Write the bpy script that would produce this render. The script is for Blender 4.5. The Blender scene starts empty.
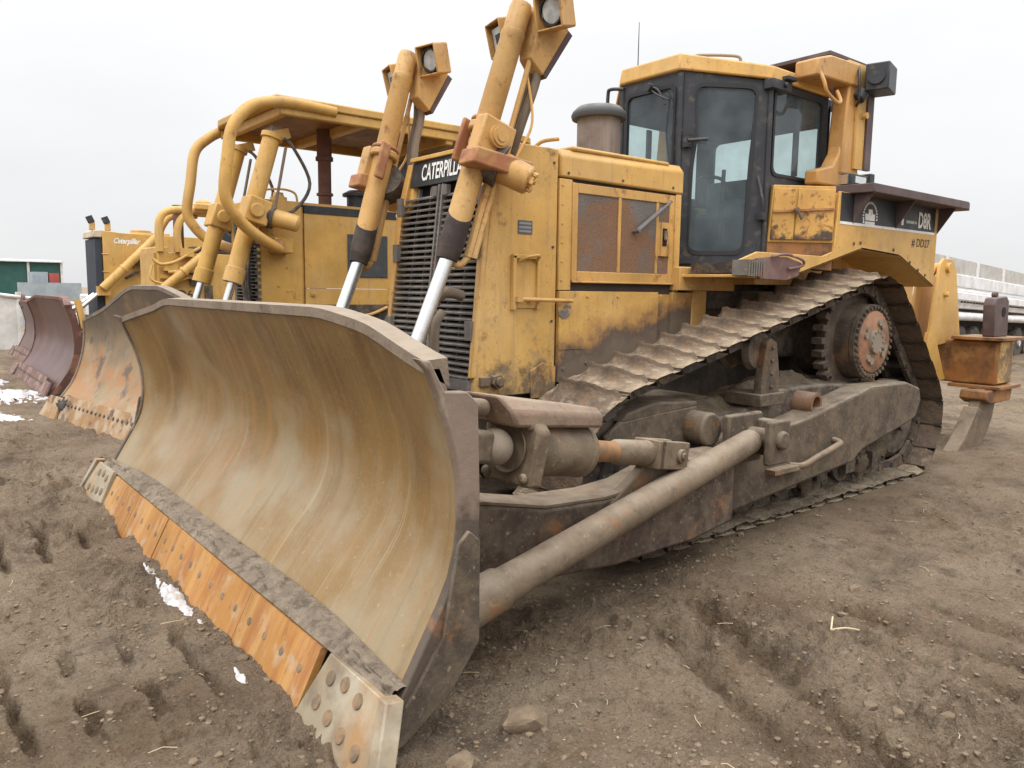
import bpy, bmesh, math, random
import numpy as np
from mathutils import Vector, Matrix
random.seed(7); rng=np.random.default_rng(7)
PI=math.pi
C=bpy.context.scene.collection
scene=bpy.context.scene
# ------------------------------------------------------------------ noise
def _h(ix,iy,seed):
    n=(ix.astype(np.int64)*374761393+iy.astype(np.int64)*668265263+seed*982451653)&0xffffffff
    n=((n^(n>>13))*1274126177)&0xffffffff
    n=(n^(n>>16))&0xffffffff
    return n/4294967295.0
def vn(x,y,seed=0):
    x=np.asarray(x,float);y=np.asarray(y,float)
    ix=np.floor(x);iy=np.floor(y);fx=x-ix;fy=y-iy
    fx=fx*fx*(3-2*fx);fy=fy*fy*(3-2*fy)
    a=_h(ix,iy,seed);b=_h(ix+1,iy,seed);c=_h(ix,iy+1,seed);d=_h(ix+1,iy+1,seed)
    return (a+(b-a)*fx)*(1-fy)+(c+(d-c)*fx)*fy
def fbm(x,y,o=4,seed=0,g=.5):
    s=0;a=1;t=0
    for i in range(o):
        s=s+a*vn(x*2**i+i*17.3,y*2**i-i*9.1,seed+i);t+=a;a*=g
    return s/t*2-1
def sstep(x,a,b):
    t=np.clip((x-a)/(b-a),0,1);return t*t*(3-2*t)
MO={}
def ground_h(x,y):
    x=np.asarray(x,float);y=np.asarray(y,float)
    r=np.hypot(x-3,y)
    h=.030*fbm(x*.55,y*.55,3,1)+.012*fbm(x*3.1,y*3.1,3,5)
    # churned areas: left foreground and a rutted strip at the right foreground
    churn=sstep(fbm(x*.8,y*.8,3,31),-.35,.35)
    left=sstep(x,5.1,5.6)*1.0
    wv=.05*fbm(x*1.7,y*1.7,3,33)+.02*fbm(x*6,y*6,2,34)
    la=np.exp(-((x-2.83+wv)/.07)**2)+.8*np.exp(-((x-2.52+wv)/.06)**2)+.7*np.exp(-((x-3.12+wv)/.055)**2)
    lb=np.exp(-((x-3.40-.42*(y-1.85)+wv)/.085)**2)+.8*np.exp(-((x-3.72-.42*(y-1.85)-wv)/.07)**2)
    rut=np.clip(la*sstep(y,1.9,2.5)*(1-sstep(y,3.6,4.2))+lb*sstep(y,1.55,2.0)*(1-sstep(y,3.1,3.6)),0,1.3)*sstep(fbm(x*1.9,y*1.9,2,36),-.75,-.1)
    rut2=np.exp(-((x-3.25-.3*(y-2))/.62)**2)*sstep(y,1.6,2.3)*(1-sstep(y,3.4,4))
    rough=.25+.75*churn
    rough=np.clip(rough*(.5+.75*left)+.25*rut+.85*rut2,0,1.5)
    lump=np.abs(fbm(x*4.6,y*4.6,4,11,.6))
    clod=sstep(fbm(x*11+.5*y,y*11,3,21,.6),-.05,.55)
    h=h+rough*(-.11*lump+.062*clod*churn+.028*fbm(x*20,y*20,3,41,.6))
    h=h+.010*fbm(x*9,y*9,3,45)+.006*fbm(x*38,y*38,2,43)
    # grouser dents left in the mud in front of the blade
    lane=np.exp(-((y-1.0)/.33)**4)+np.exp(-((y+.95)/.34)**4)+.8*np.exp(-((y+2.6)/.35)**4)
    dent=sstep(np.sin(x*31+1.8*fbm(x*1.5,y*1.5,2,52)+2.2*fbm(y*2.4,x*.5,2,53)+.8*fbm(x*9,y*9,2,54)),.60,.99)*np.clip(lane,0,1)*left*sstep(fbm(x*2.4,y*3.2,3,77),-.30,.15)
    h=h-.065*dent
    h=h-.055*rut+.02*rut2
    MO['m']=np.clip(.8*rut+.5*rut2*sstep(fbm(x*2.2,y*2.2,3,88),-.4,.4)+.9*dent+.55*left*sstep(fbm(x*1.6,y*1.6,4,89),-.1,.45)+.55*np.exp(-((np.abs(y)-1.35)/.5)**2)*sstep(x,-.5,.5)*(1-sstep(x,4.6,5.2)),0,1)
    # keep pressed flat under the tracks
    tr=sstep(x,-1.2,-.4)*(1-sstep(x,3.7,4.2))*np.exp(-((np.abs(y)-1.1)/.5)**4)
    h=h*(1-tr)+(-.004+.012*fbm(x*6,y*6,3,4))*tr
    # bank of mud beside the visible track
    h=h+.035*np.exp(-((y-1.62)/.16)**2)*sstep(x,-.4,.6)*(1-sstep(x,3.2,4.1))*(.5+fbm(x*3,y*3,3,8))
    # mud piled up against the cutting edge
    h=h+.035*np.exp(-((x-5.43)/.10)**2)*sstep(-np.abs(y),-2.1,-1.7)*(.3+1.3*np.clip(fbm(x*2.5,y*2.2,3,61),-.3,1))
    far=sstep(r,14,60)
    h=h*(1-.6*far)-1.1*sstep(r,15,70)
    h=h-.25*sstep(-x,4,14)*sstep(y,-9,-3)
    return h
# ------------------------------------------------------------------ materials
MATS={}
def _mask(nt,tc,k):
    N=nt.nodes;L=nt.links
    def math_(op,a,b=None,clamp=False):
        m=N.new('ShaderNodeMath');m.operation=op;m.use_clamp=clamp
        for i,q in enumerate((a,b)):
            if q is None: continue
            if isinstance(q,(int,float)): m.inputs[i].default_value=q
            else: L.new(q,m.inputs[i])
        return m.outputs[0]
    out=None
    if 'scale' in k:
        mp=N.new('ShaderNodeMapping');mp.inputs['Scale'].default_value=k.get('st',(1,1,1));mp.inputs['Location'].default_value=(k.get('seed',0)*3.7,k.get('seed',0)*1.3,0)
        L.new(tc.outputs['Object'],mp.inputs[0])
        n=N.new('ShaderNodeTexNoise');n.inputs['Scale'].default_value=k['scale'];n.inputs['Detail'].default_value=k.get('det',5);n.inputs['Roughness'].default_value=k.get('nr',.6)
        n.inputs['Distortion'].default_value=k.get('dist',0)
        L.new(mp.outputs[0],n.inputs[0])
        mr=N.new('ShaderNodeMapRange');mr.inputs[1].default_value=k['lo'];mr.inputs[2].default_value=k['hi'];mr.clamp=True
        src=n.outputs['Fac']
        if 'zadd' in k:   # bias of the threshold along an axis (machine coordinates)
            ax,z0,z1,amt=k['zadd']
            sx=N.new('ShaderNodeSeparateXYZ');L.new(tc.outputs['Object'],sx.inputs[0])
            m2=N.new('ShaderNodeMapRange');m2.inputs[1].default_value=z0;m2.inputs[2].default_value=z1;m2.inputs[3].default_value=amt;m2.inputs[4].default_value=0;m2.clamp=True
            L.new(sx.outputs[ax],m2.inputs[0]);src=math_('ADD',src,m2.outputs[0])
        L.new(src,mr.inputs[0]);out=mr.outputs[0]
    if 'splash' in k:   # dirt thrown up along a sloping line z + a*x = t
        a_,t0,t1=k['splash'];sx=N.new('ShaderNodeSeparateXYZ');L.new(tc.outputs['Object'],sx.inputs[0])
        tt=math_('ADD',sx.outputs['Z'],math_('MULTIPLY',sx.outputs['X'],a_))
        n=N.new('ShaderNodeTexNoise');n.inputs['Scale'].default_value=5;n.inputs['Detail'].default_value=7;n.inputs['Roughness'].default_value=.7;L.new(tc.outputs['Object'],n.inputs[0])
        tt=math_('ADD',tt,math_('MULTIPLY',math_('SUBTRACT',n.outputs['Fac'],.5),.45))
        m=N.new('ShaderNodeMapRange');m.inputs[1].default_value=t0;m.inputs[2].default_value=t1;m.inputs[3].default_value=1;m.inputs[4].default_value=0;m.clamp=True;L.new(tt,m.inputs[0]);out=m.outputs[0]
    if 'up' in k:
        g=N.new('ShaderNodeNewGeometry');sx=N.new('ShaderNodeSeparateXYZ');L.new(g.outputs['Normal'],sx.inputs[0])
        m=N.new('ShaderNodeMapRange');m.inputs[1].default_value=k['up'][0];m.inputs[2].default_value=k['up'][1];m.clamp=True;L.new(sx.outputs['Z'],m.inputs[0])
        out=m.outputs[0] if out is None else math_('MULTIPLY',out,m.outputs[0])
    if 'band' in k:
        ax,a,b=k['band']
        sx=N.new('ShaderNodeSeparateXYZ');L.new(tc.outputs['Object'],sx.inputs[0])
        m=N.new('ShaderNodeMapRange');m.inputs[1].default_value=a;m.inputs[2].default_value=b;m.clamp=True;L.new(sx.outputs[ax],m.inputs[0])
        out=m.outputs[0] if out is None else math_('MULTIPLY',out,m.outputs[0])
    return math_('MULTIPLY',out,k.get('amt',1.),True)
def mat(name,base,layers=(),rough=.6,metal=0.,bump=.25,bscale=40,bdist=.004,spec=.4,extra=None):
    if name in MATS: return MATS[name]
    m=bpy.data.materials.new(name);m.use_nodes=True;nt=m.node_tree;N=nt.nodes;L=nt.links
    b=N['Principled BSDF'];tc=N.new('ShaderNodeTexCoord')
    col=None
    rgb=N.new('ShaderNodeRGB');rgb.outputs[0].default_value=(*base,1);col=rgb.outputs[0]
    # gentle tone variation
    n=N.new('ShaderNodeTexNoise');n.inputs['Scale'].default_value=2.3;n.inputs['Detail'].default_value=8;n.inputs['Roughness'].default_value=.65
    L.new(tc.outputs['Object'],n.inputs[0])
    hs=N.new('ShaderNodeHueSaturation');mr=N.new('ShaderNodeMapRange');mr.inputs[1].default_value=.3;mr.inputs[2].default_value=.7;mr.inputs[3].default_value=.78;mr.inputs[4].default_value=1.2
    L.new(n.outputs['Fac'],mr.inputs[0]);L.new(mr.outputs[0],hs.inputs['Value']);L.new(col,hs.inputs['Color']);col=hs.outputs[0]
    rv=None;rsock=None
    for k in layers:
        f=_mask(nt,tc,k)
        mx=N.new('ShaderNodeMix');mx.data_type='RGBA';L.new(f,mx.inputs[0]);L.new(col,mx.inputs[6]);mx.inputs[7].default_value=(*k['c'],1)
        col=mx.outputs[2]
        if 'r' in k:
            mm=N.new('ShaderNodeMix');mm.data_type='FLOAT';L.new(f,mm.inputs[0])
            if rsock is None: mm.inputs[2].default_value=rough
            else: L.new(rsock,mm.inputs[2])
            mm.inputs[3].default_value=k['r'];rsock=mm.outputs[0]
    L.new(col,b.inputs['Base Color'])
    if rsock is None: b.inputs['Roughness'].default_value=rough
    else: L.new(rsock,b.inputs['Roughness'])
    b.inputs['Metallic'].default_value=metal;b.inputs['Specular IOR Level'].default_value=spec
    if bump>0:
        n2=N.new('ShaderNodeTexNoise');n2.inputs['Scale'].default_value=bscale;n2.inputs['Detail'].default_value=6;n2.inputs['Roughness'].default_value=.65
        L.new(tc.outputs['Object'],n2.inputs[0])
        bp=N.new('ShaderNodeBump');bp.inputs['Strength'].default_value=bump;bp.inputs['Distance'].default_value=bdist;L.new(n2.outputs['Fac'],bp.inputs['Height']);L.new(bp.outputs[0],b.inputs['Normal'])
    MATS[name]=m;return m
YEL=(.56,.325,.088);RUST=(.17,.062,.028);DUST=(.235,.182,.120);GRIME=(.065,.05,.042);DMUD=(.145,.112,.078);PRIM=(.30,.105,.06)
def yellow(name,rust=.0,dirt=0.,zlo=None,base=YEL,sc=1.,splash=False):
    ly=[dict(c=(.68,.47,.22),scale=1.3,lo=.45,hi=.75,amt=.5,seed=2),
        dict(c=(.48,.27,.075),scale=3.2,st=(2.2,2.2,.5),lo=.52,hi=.75,amt=.45,seed=4),
        dict(c=(.36,.18,.07),scale=26,lo=.66-rust*.3,hi=.72,amt=.7,seed=5,det=3),
        dict(c=RUST,scale=7,st=(1,1,.7),lo=.64-rust*.8,hi=.75-rust*.6,amt=.85,seed=1,nr=.72,r=.85),
        dict(c=(.10,.05,.03),scale=16,lo=.71-rust*.9,hi=.74,amt=.9,seed=8,nr=.7,r=.9),
        dict(c=(.28,.185,.10),scale=5,st=(4,4,.35),lo=.54,hi=.72,amt=.42,seed=9),
        dict(c=(.20,.13,.075),scale=60,lo=.64,hi=.70,amt=.55,seed=12,det=3),dict(c=(.15,.09,.05),scale=2.2,lo=.58,hi=.74,amt=.38,seed=15,nr=.75),
        dict(c=DUST,scale=9,lo=.3,hi=.62,up=(.5,.95),amt=.62,r=.9)]
    if zlo: ly.append(dict(c=GRIME,scale=4.5,lo=.62,hi=.74,zadd=(2,zlo[0],zlo[1],.20),amt=.8,r=.9,nr=.7,seed=3)); ly.append(dict(c=DUST,scale=11,lo=.60,hi=.74,zadd=(2,zlo[0],zlo[1]+.1,.16),amt=.55,r=.9,nr=.7,seed=13))
    if splash: ly.append(dict(c=(.30,.14,.05),splash=(.25,1.92,2.02),amt=.6));ly.append(dict(c=(.085,.062,.052),splash=(.25,1.84,1.93),amt=.92,r=.9));ly.append(dict(c=(.19,.145,.10),splash=(.25,1.74,1.86),amt=.7,r=.95))
    if dirt: ly.append(dict(c=DMUD,scale=6,lo=.62-dirt,hi=.74-dirt*.5,amt=.9,r=.92,nr=.75,seed=6))
    return mat(name,base,ly,rough=.5,bump=.18,bscale=60,spec=.35)
def steel(name,base,rust=.1,dust=.5,rough=.7,seed=0,mud=.0):
    ly=[dict(c=tuple(q*.55 for q in base),scale=6,lo=.45,hi=.7,amt=.6,seed=seed+2),
        dict(c=(.045,.034,.026),scale=2.6,lo=.50,hi=.68,amt=.6,seed=seed+11,nr=.75),
        dict(c=(.24,.105,.04),scale=4.5,lo=.61-rust,hi=.74-rust,amt=.75,seed=seed+1,nr=.7),
        dict(c=(.36,.29,.20),scale=38,lo=.62,hi=.70,amt=.5,seed=seed+13,det=4),
        dict(c=(.05,.038,.028),scale=30,lo=.60,hi=.70,amt=.5,seed=seed+14,det=4),
        dict(c=DUST,scale=10,lo=.42,hi=.62,amt=dust,seed=seed+5,nr=.7),
        dict(c=(.29,.235,.175),scale=8,lo=.3,hi=.6,up=(.4,.9),amt=.7,seed=seed+7)]
    if mud: ly.append(dict(c=DMUD,scale=5,lo=.6-mud,hi=.7-mud,amt=.95,seed=seed+9,nr=.75))
    return mat(name,base,ly,rough=rough,bump=.5,bscale=45,bdist=.008,spec=.3)
Y_MAIN=yellow('yellow_paint_worn',.015)
Y_SIDE=yellow('yellow_paint_side',.04,zlo=(.85,1.35))
Y_BOX=mat('yellow_box_door',(.56,.32,.085),[dict(c=(.46,.22,.06),scale=4,lo=.48,hi=.66,amt=.7),dict(c=(.13,.055,.03),scale=3.3,lo=.55,hi=.62,zadd=(2,1.86,2.1,.08),amt=.95,seed=3,nr=.7),dict(c=(.055,.04,.032),scale=4,lo=.60,hi=.68,zadd=(2,1.86,1.98,.3),amt=.95,seed=5,nr=.7),dict(c=(.20,.09,.04),scale=18,lo=.6,hi=.66,amt=.8,seed=8)],rough=.5,bump=.2)
Y_BELLY=yellow('yellow_paint_belly',.03,zlo=(.85,1.2),splash=True)
Y_RUSTY=yellow('yellow_paint_rusty',.085,base=(.54,.30,.085))
Y_ROPS=yellow('yellow_paint_orange',.05,base=(.50,.26,.08))
Y_CYL=yellow('yellow_paint_cylinder',.085,base=(.47,.265,.085))
Y_OLD=yellow('yellow_paint_old',.02,base=(.52,.30,.075))
Y_OLD2=yellow('yellow_paint_far',.01,base=(.54,.32,.085))
Y_RIP=mat('ripper_rusty_orange',(.29,.125,.035),[dict(c=(.40,.22,.07),scale=3,lo=.5,hi=.68,amt=.8),dict(c=(.085,.045,.025),scale=2.6,lo=.42,hi=.62,amt=.9,seed=3,nr=.75),dict(c=(.30,.12,.04),scale=7,lo=.5,hi=.65,amt=.6,seed=6),dict(c=DUST,scale=9,lo=.3,hi=.62,up=(.5,.95),amt=.6)],rough=.6,bump=.3)
BLKPAINT=mat('black_cab_paint',(.030,.032,.038),[dict(c=(.075,.072,.07),scale=5,lo=.48,hi=.75,amt=.5),dict(c=DUST,scale=14,lo=.55,hi=.75,amt=.4,seed=3),dict(c=DUST,scale=8,lo=.3,hi=.6,up=(.5,.9),amt=.7)],rough=.5,bump=.1)
BLKDECAL=mat('black_decal',(.025,.027,.03),[dict(c=(.09,.085,.08),scale=9,lo=.5,hi=.75,amt=.5)],rough=.5,bump=.05)
WHITE=mat('white_lettering',(.72,.70,.66),[dict(c=(.3,.27,.22),scale=20,lo=.58,hi=.7,amt=.7)],rough=.6,bump=0)
BLKLET=mat('black_lettering',(.03,.03,.03),rough=.6,bump=0)
GRILLE=mat('grille_steel',(.13,.115,.105),[dict(c=(.30,.26,.21),scale=9,lo=.4,hi=.7,amt=.6),dict(c=RUST,scale=5,lo=.62,hi=.7,amt=.5,seed=4)],rough=.7,bump=.3)
DARK=mat('black_interior',(.012,.011,.010),rough=.9,bump=0)
DGREASE=steel('greasy_dark_steel',(.055,.045,.04),.03,.45)
RUBBER=mat('rubber_hose',(.05,.045,.042),[dict(c=DUST,scale=12,lo=.4,hi=.7,amt=.6)],rough=.8,bump=.2)
HOSE2=mat('dusty_hose',(.15,.115,.085),[dict(c=DUST,scale=12,lo=.4,hi=.7,amt=.7)],rough=.85,bump=.3)
CHROME=mat('polished_rod',(.78,.79,.80),[dict(c=(.5,.45,.38),scale=18,lo=.55,hi=.75,amt=.45,r=.5)],rough=.22,metal=.9,bump=0)
BOOT=mat('rod_wiper_boot',(.035,.026,.022),[dict(c=(.11,.075,.05),scale=9,lo=.45,hi=.7,amt=.6)],rough=.8,bump=.4)
CLAMP=mat('red_primer_clamp',(.30,.12,.055),[dict(c=(.45,.26,.09),scale=7,lo=.45,hi=.6,amt=.7),dict(c=(.12,.06,.04),scale=9,lo=.6,hi=.7,amt=.8,seed=3),dict(c=DUST,scale=9,lo=.3,hi=.6,up=(.4,.9),amt=.5)],rough=.7,bump=.3)
FRAME=steel('muddy_frame_steel',(.098,.072,.050),.03,.36,mud=.02)
ARM=steel('dusty_arm_steel',(.15,.108,.07),.03,.45,seed=20)
ARMDK=steel('dark_arm_side',(.07,.048,.036),.05,.35,seed=30)
TUBE=steel('dusty_tube_steel',(.17,.125,.082),.05,.35,seed=40)
TRACKM=mat('track_shoe_steel',(.10,.078,.062),[dict(c=(.17,.12,.08),scale=7,lo=.38,hi=.6,amt=.8,nr=.75),dict(c=(.26,.135,.055),scale=5,lo=.52,hi=.66,amt=.6,seed=4),dict(c=(.31,.245,.165),scale=9,lo=.28,hi=.58,up=(.84,.975),amt=.9,seed=7),dict(c=(.45,.37,.26),scale=18,lo=.5,hi=.66,up=(.6,.95),amt=.6,seed=9)],rough=.85,bump=.9,bscale=34,bdist=.02,spec=.2)
MUD=mat('caked_mud',(.10,.077,.053),[dict(c=(.19,.148,.10),scale=9,lo=.4,hi=.65,amt=.8,nr=.75),dict(c=(.34,.28,.20),scale=6,lo=.35,hi=.7,up=(.4,.9),amt=.6,seed=2)],rough=.95,bump=1.,bscale=30,bdist=.03,spec=.15)
HUBM=steel('final_drive_iron',(.085,.062,.05),.03,.35,seed=50)
HUBRED=mat('hub_red_face',(.33,.165,.09),[dict(c=(.15,.08,.05),scale=8,lo=.45,hi=.62,amt=.75),dict(c=(.36,.27,.18),scale=12,lo=.5,hi=.7,amt=.6,seed=4)],rough=.7,bump=.3)
HUBGREY=mat('hub_grey_cap',(.24,.195,.145),[dict(c=(.2,.17,.14),scale=14,lo=.5,hi=.65,amt=.7)],rough=.7,bump=.3)
DECK=mat('maroon_deck_plate',(.085,.055,.052),[dict(c=(.17,.13,.12),scale=6,lo=.45,hi=.7,amt=.5),dict(c=(.24,.20,.17),scale=7,lo=.3,hi=.6,up=(.5,.9),amt=.4)],rough=.6,bump=.2)
PURPLE=mat('purple_oxide_plate',(.16,.085,.075),[dict(c=(.45,.28,.10),scale=7,lo=.6,hi=.66,amt=.8,nr=.7),dict(c=(.3,.24,.2),scale=9,lo=.45,hi=.7,amt=.4,seed=2)],rough=.65,bump=.3)
LENS=mat('lamp_lens',(.62,.63,.62),[dict(c=(.25,.25,.24),scale=9,lo=.45,hi=.6,amt=.6)],rough=.2,bump=0)
STACK=mat('sooty_brown_stack',(.16,.125,.105),[dict(c=(.3,.26,.22),scale=4,st=(3,3,.4),lo=.45,hi=.7,amt=.6),dict(c=(.07,.05,.04),scale=6,lo=.5,hi=.7,amt=.5,seed=3)],rough=.6,bump=.2)
REDPOST=mat('rusty_exhaust_pipe',(.16,.075,.055),[dict(c=(.07,.045,.04),scale=4,lo=.45,hi=.65,amt=.7)],rough=.8,bump=.3)
SCREEN=mat('perforated_screen',(.17,.155,.14),[
    dict(c=(.115,.10,.09),scale=5,lo=.4,hi=.7,amt=.6),
    dict(c=(.235,.115,.055),scale=2.4,lo=.50,hi=.64,zadd=(2,1.55,2.15,.17),amt=.9,nr=.6,dist=.5,seed=3),dict(c=(.06,.045,.035),scale=95,lo=.48,hi=.6,amt=.55,seed=31,det=2),
    dict(c=(.36,.17,.08),scale=11,lo=.55,hi=.75,amt=.35,seed=6)],rough=.75,bump=.9,bscale=230,bdist=.004)
SEAL=mat('black_seal',(.022,.022,.024),rough=.6,bump=0)
SEATM=mat('seat_fabric',(.12,.13,.14),rough=.9,bump=.2)
def mk_blade(name,top,mid,low,stre,orange,zr,seed=0,patch=None):
    ly=[dict(c=mid,scale=2.2,lo=.40,hi=.66,zadd=(2,zr[0],zr[1],.24),amt=1.,seed=seed+1,nr=.5),
        dict(c=low,scale=2.4,lo=.56,hi=.76,zadd=(2,zr[0],zr[0]+(zr[1]-zr[0])*.7,.20),amt=.8,seed=seed+2,nr=.55),
        dict(c=stre,scale=1.,st=(.5,9,.35),lo=.50,hi=.72,amt=.38,seed=seed+3,det=7,nr=.6),
        dict(c=orange,scale=1.,st=(.6,13,.45),lo=.53,hi=.72,amt=.5,seed=seed+4,det=6),
        dict(c=(.40,.34,.23),scale=1.6,st=(.6,16,.5),lo=.62,hi=.70,amt=.35,seed=seed+5,det=4),
        dict(c=(.13,.085,.045),scale=9,lo=.60,hi=.74,amt=.4,seed=seed+7,nr=.75),
        dict(c=(.42,.37,.27),scale=34,lo=.66,hi=.72,amt=.4,seed=seed+8)]
    if patch: ly+=patch
    return mat(name,top,ly,rough=.42,metal=.0,bump=.22,bscale=18,bdist=.006,spec=.5)
BLADEF=mk_blade('moldboard_worn_face',(.135,.072,.020),(.22,.130,.040),(.28,.222,.135),(.33,.225,.09),(.34,.145,.028),(.22,1.5),patch=[dict(c=(.42,.36,.26),scale=1.,st=(.5,34,.6),lo=.64,hi=.74,amt=.2,seed=33,det=3),dict(c=(.27,.125,.03),scale=1.7,lo=.54,hi=.74,amt=.42,seed=38,nr=.6),dict(c=(.42,.38,.28),scale=2,lo=.40,hi=.6,band=(1,1.38,1.62),amt=.0,seed=34),dict(c=(.13,.075,.025),scale=1.,st=(.7,12,.6),lo=.58,hi=.74,amt=.45,seed=36,det=5),dict(c=(.27,.23,.17),scale=60,lo=.55,hi=.7,amt=.35,seed=37,det=3)])
BLADEF2=mk_blade('moldboard_rusty_face',(.12,.088,.055),(.24,.16,.07),(.34,.25,.145),(.29,.22,.14),(.34,.15,.035),(.2,1.2),seed=40,
    patch=[dict(c=(.31,.135,.035),scale=3,lo=.53,hi=.64,amt=.75,seed=44,zadd=(2,.2,1.0,.1)),dict(c=(.05,.04,.035),scale=2.6,lo=.54,hi=.62,amt=.8,seed=49),dict(c=(.085,.066,.048),scale=3,lo=.25,hi=.5,band=(2,.80,1.12),amt=.92,seed=50)])
BLADEP=mk_blade('moldboard_purple_face',(.065,.027,.022),(.085,.038,.032),(.115,.062,.053),(.12,.07,.06),(.30,.12,.06),(.2,1.2),seed=60)
BLADEB=steel('blade_back_steel',(.215,.165,.125),.02,.7,seed=70)
BLADES=mat('blade_side_plate',(.205,.152,.115),[dict(c=(.065,.049,.036),scale=3,lo=.52,hi=.62,zadd=(2,.2,.8,.35),amt=.85,nr=.65),dict(c=(.36,.30,.22),scale=7,st=(1,1,.4),lo=.60,hi=.68,amt=.7,seed=3),dict(c=(.26,.12,.06),scale=6,lo=.62,hi=.7,amt=.6,seed=5),dict(c=DUST,scale=9,lo=.3,hi=.6,up=(.4,.9),amt=.5)],rough=.6,bump=.35,bscale=25,bdist=.01)
EDGE=mat('cutting_edge_orange',(.36,.17,.042),[dict(c=(.45,.25,.09),scale=1.2,st=(1,7,.7),lo=.45,hi=.6,amt=.7),dict(c=(.28,.10,.03),scale=3,st=(1,3,.5),lo=.5,hi=.62,amt=.7,seed=4),dict(c=(.40,.31,.2),scale=9,lo=.55,hi=.68,amt=.6,seed=6),dict(c=(.18,.08,.03),scale=24,lo=.62,hi=.7,amt=.6,seed=8)],rough=.6,bump=.35)
BIT=mat('end_bit_worn_steel',(.28,.23,.155),[dict(c=(.36,.19,.07),scale=2.6,st=(1,2,.6),lo=.48,hi=.64,amt=.7),dict(c=(.15,.11,.075),scale=5,lo=.52,hi=.66,amt=.7,seed=14),dict(c=(.42,.37,.28),scale=4,lo=.5,hi=.65,amt=.6,seed=4),dict(c=(.22,.15,.09),scale=20,lo=.6,hi=.7,amt=.5,seed=8)],rough=.5,bump=.3)
BOLT=mat('bolt_head_steel',(.15,.112,.075),[dict(c=(.33,.2,.1),scale=20,lo=.45,hi=.6,amt=.6)],rough=.6,bump=.2)
# glass
def glass(name,tint,dust):  # dust also sets the strength of the painted sky reflection
    m=bpy.data.materials.new(name);m.use_nodes=True;nt=m.node_tree;N=nt.nodes;L=nt.links
    for n in list(N): N.remove(n)
    o=N.new('ShaderNodeOutputMaterial');t=N.new('ShaderNodeBsdfTransparent');t.inputs[0].default_value=(*tint,1)
    g=N.new('ShaderNodeBsdfGlossy');g.inputs['Roughness'].default_value=.03;g.inputs[0].default_value=(.9,.95,1,1)
    d=N.new('ShaderNodeBsdfDiffuse');d.inputs[0].default_value=(.30,.37,.40,1)  # blue-grey diffuse: dust film plus sky reflection painted into the colour
    f=N.new('ShaderNodeFresnel');f.inputs[0].default_value=1.5
    m1=N.new('ShaderNodeMixShader');L.new(f.outputs[0],m1.inputs[0]);L.new(t.outputs[0],m1.inputs[1]);L.new(g.outputs[0],m1.inputs[2])
    tc=N.new('ShaderNodeTexCoord');n=N.new('ShaderNodeTexNoise');n.inputs['Scale'].default_value=4;n.inputs['Detail'].default_value=8;L.new(tc.outputs['Object'],n.inputs[0])
    mr=N.new('ShaderNodeMapRange');mr.inputs[1].default_value=.35;mr.inputs[2].default_value=.7;mr.inputs[3].default_value=dust*.5;mr.inputs[4].default_value=dust*1.6;L.new(n.outputs[0],mr.inputs[0])
    m2=N.new('ShaderNodeMixShader');L.new(mr.outputs[0],m2.inputs[0]);L.new(m1.outputs[0],m2.inputs[1]);L.new(d.outputs[0],m2.inputs[2]);L.new(m2.outputs[0],o.inputs[0])
    MATS[name]=m;return m
GLASS=glass('dusty_sky_sheen_glass',(.76,.86,.85),.17)
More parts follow.
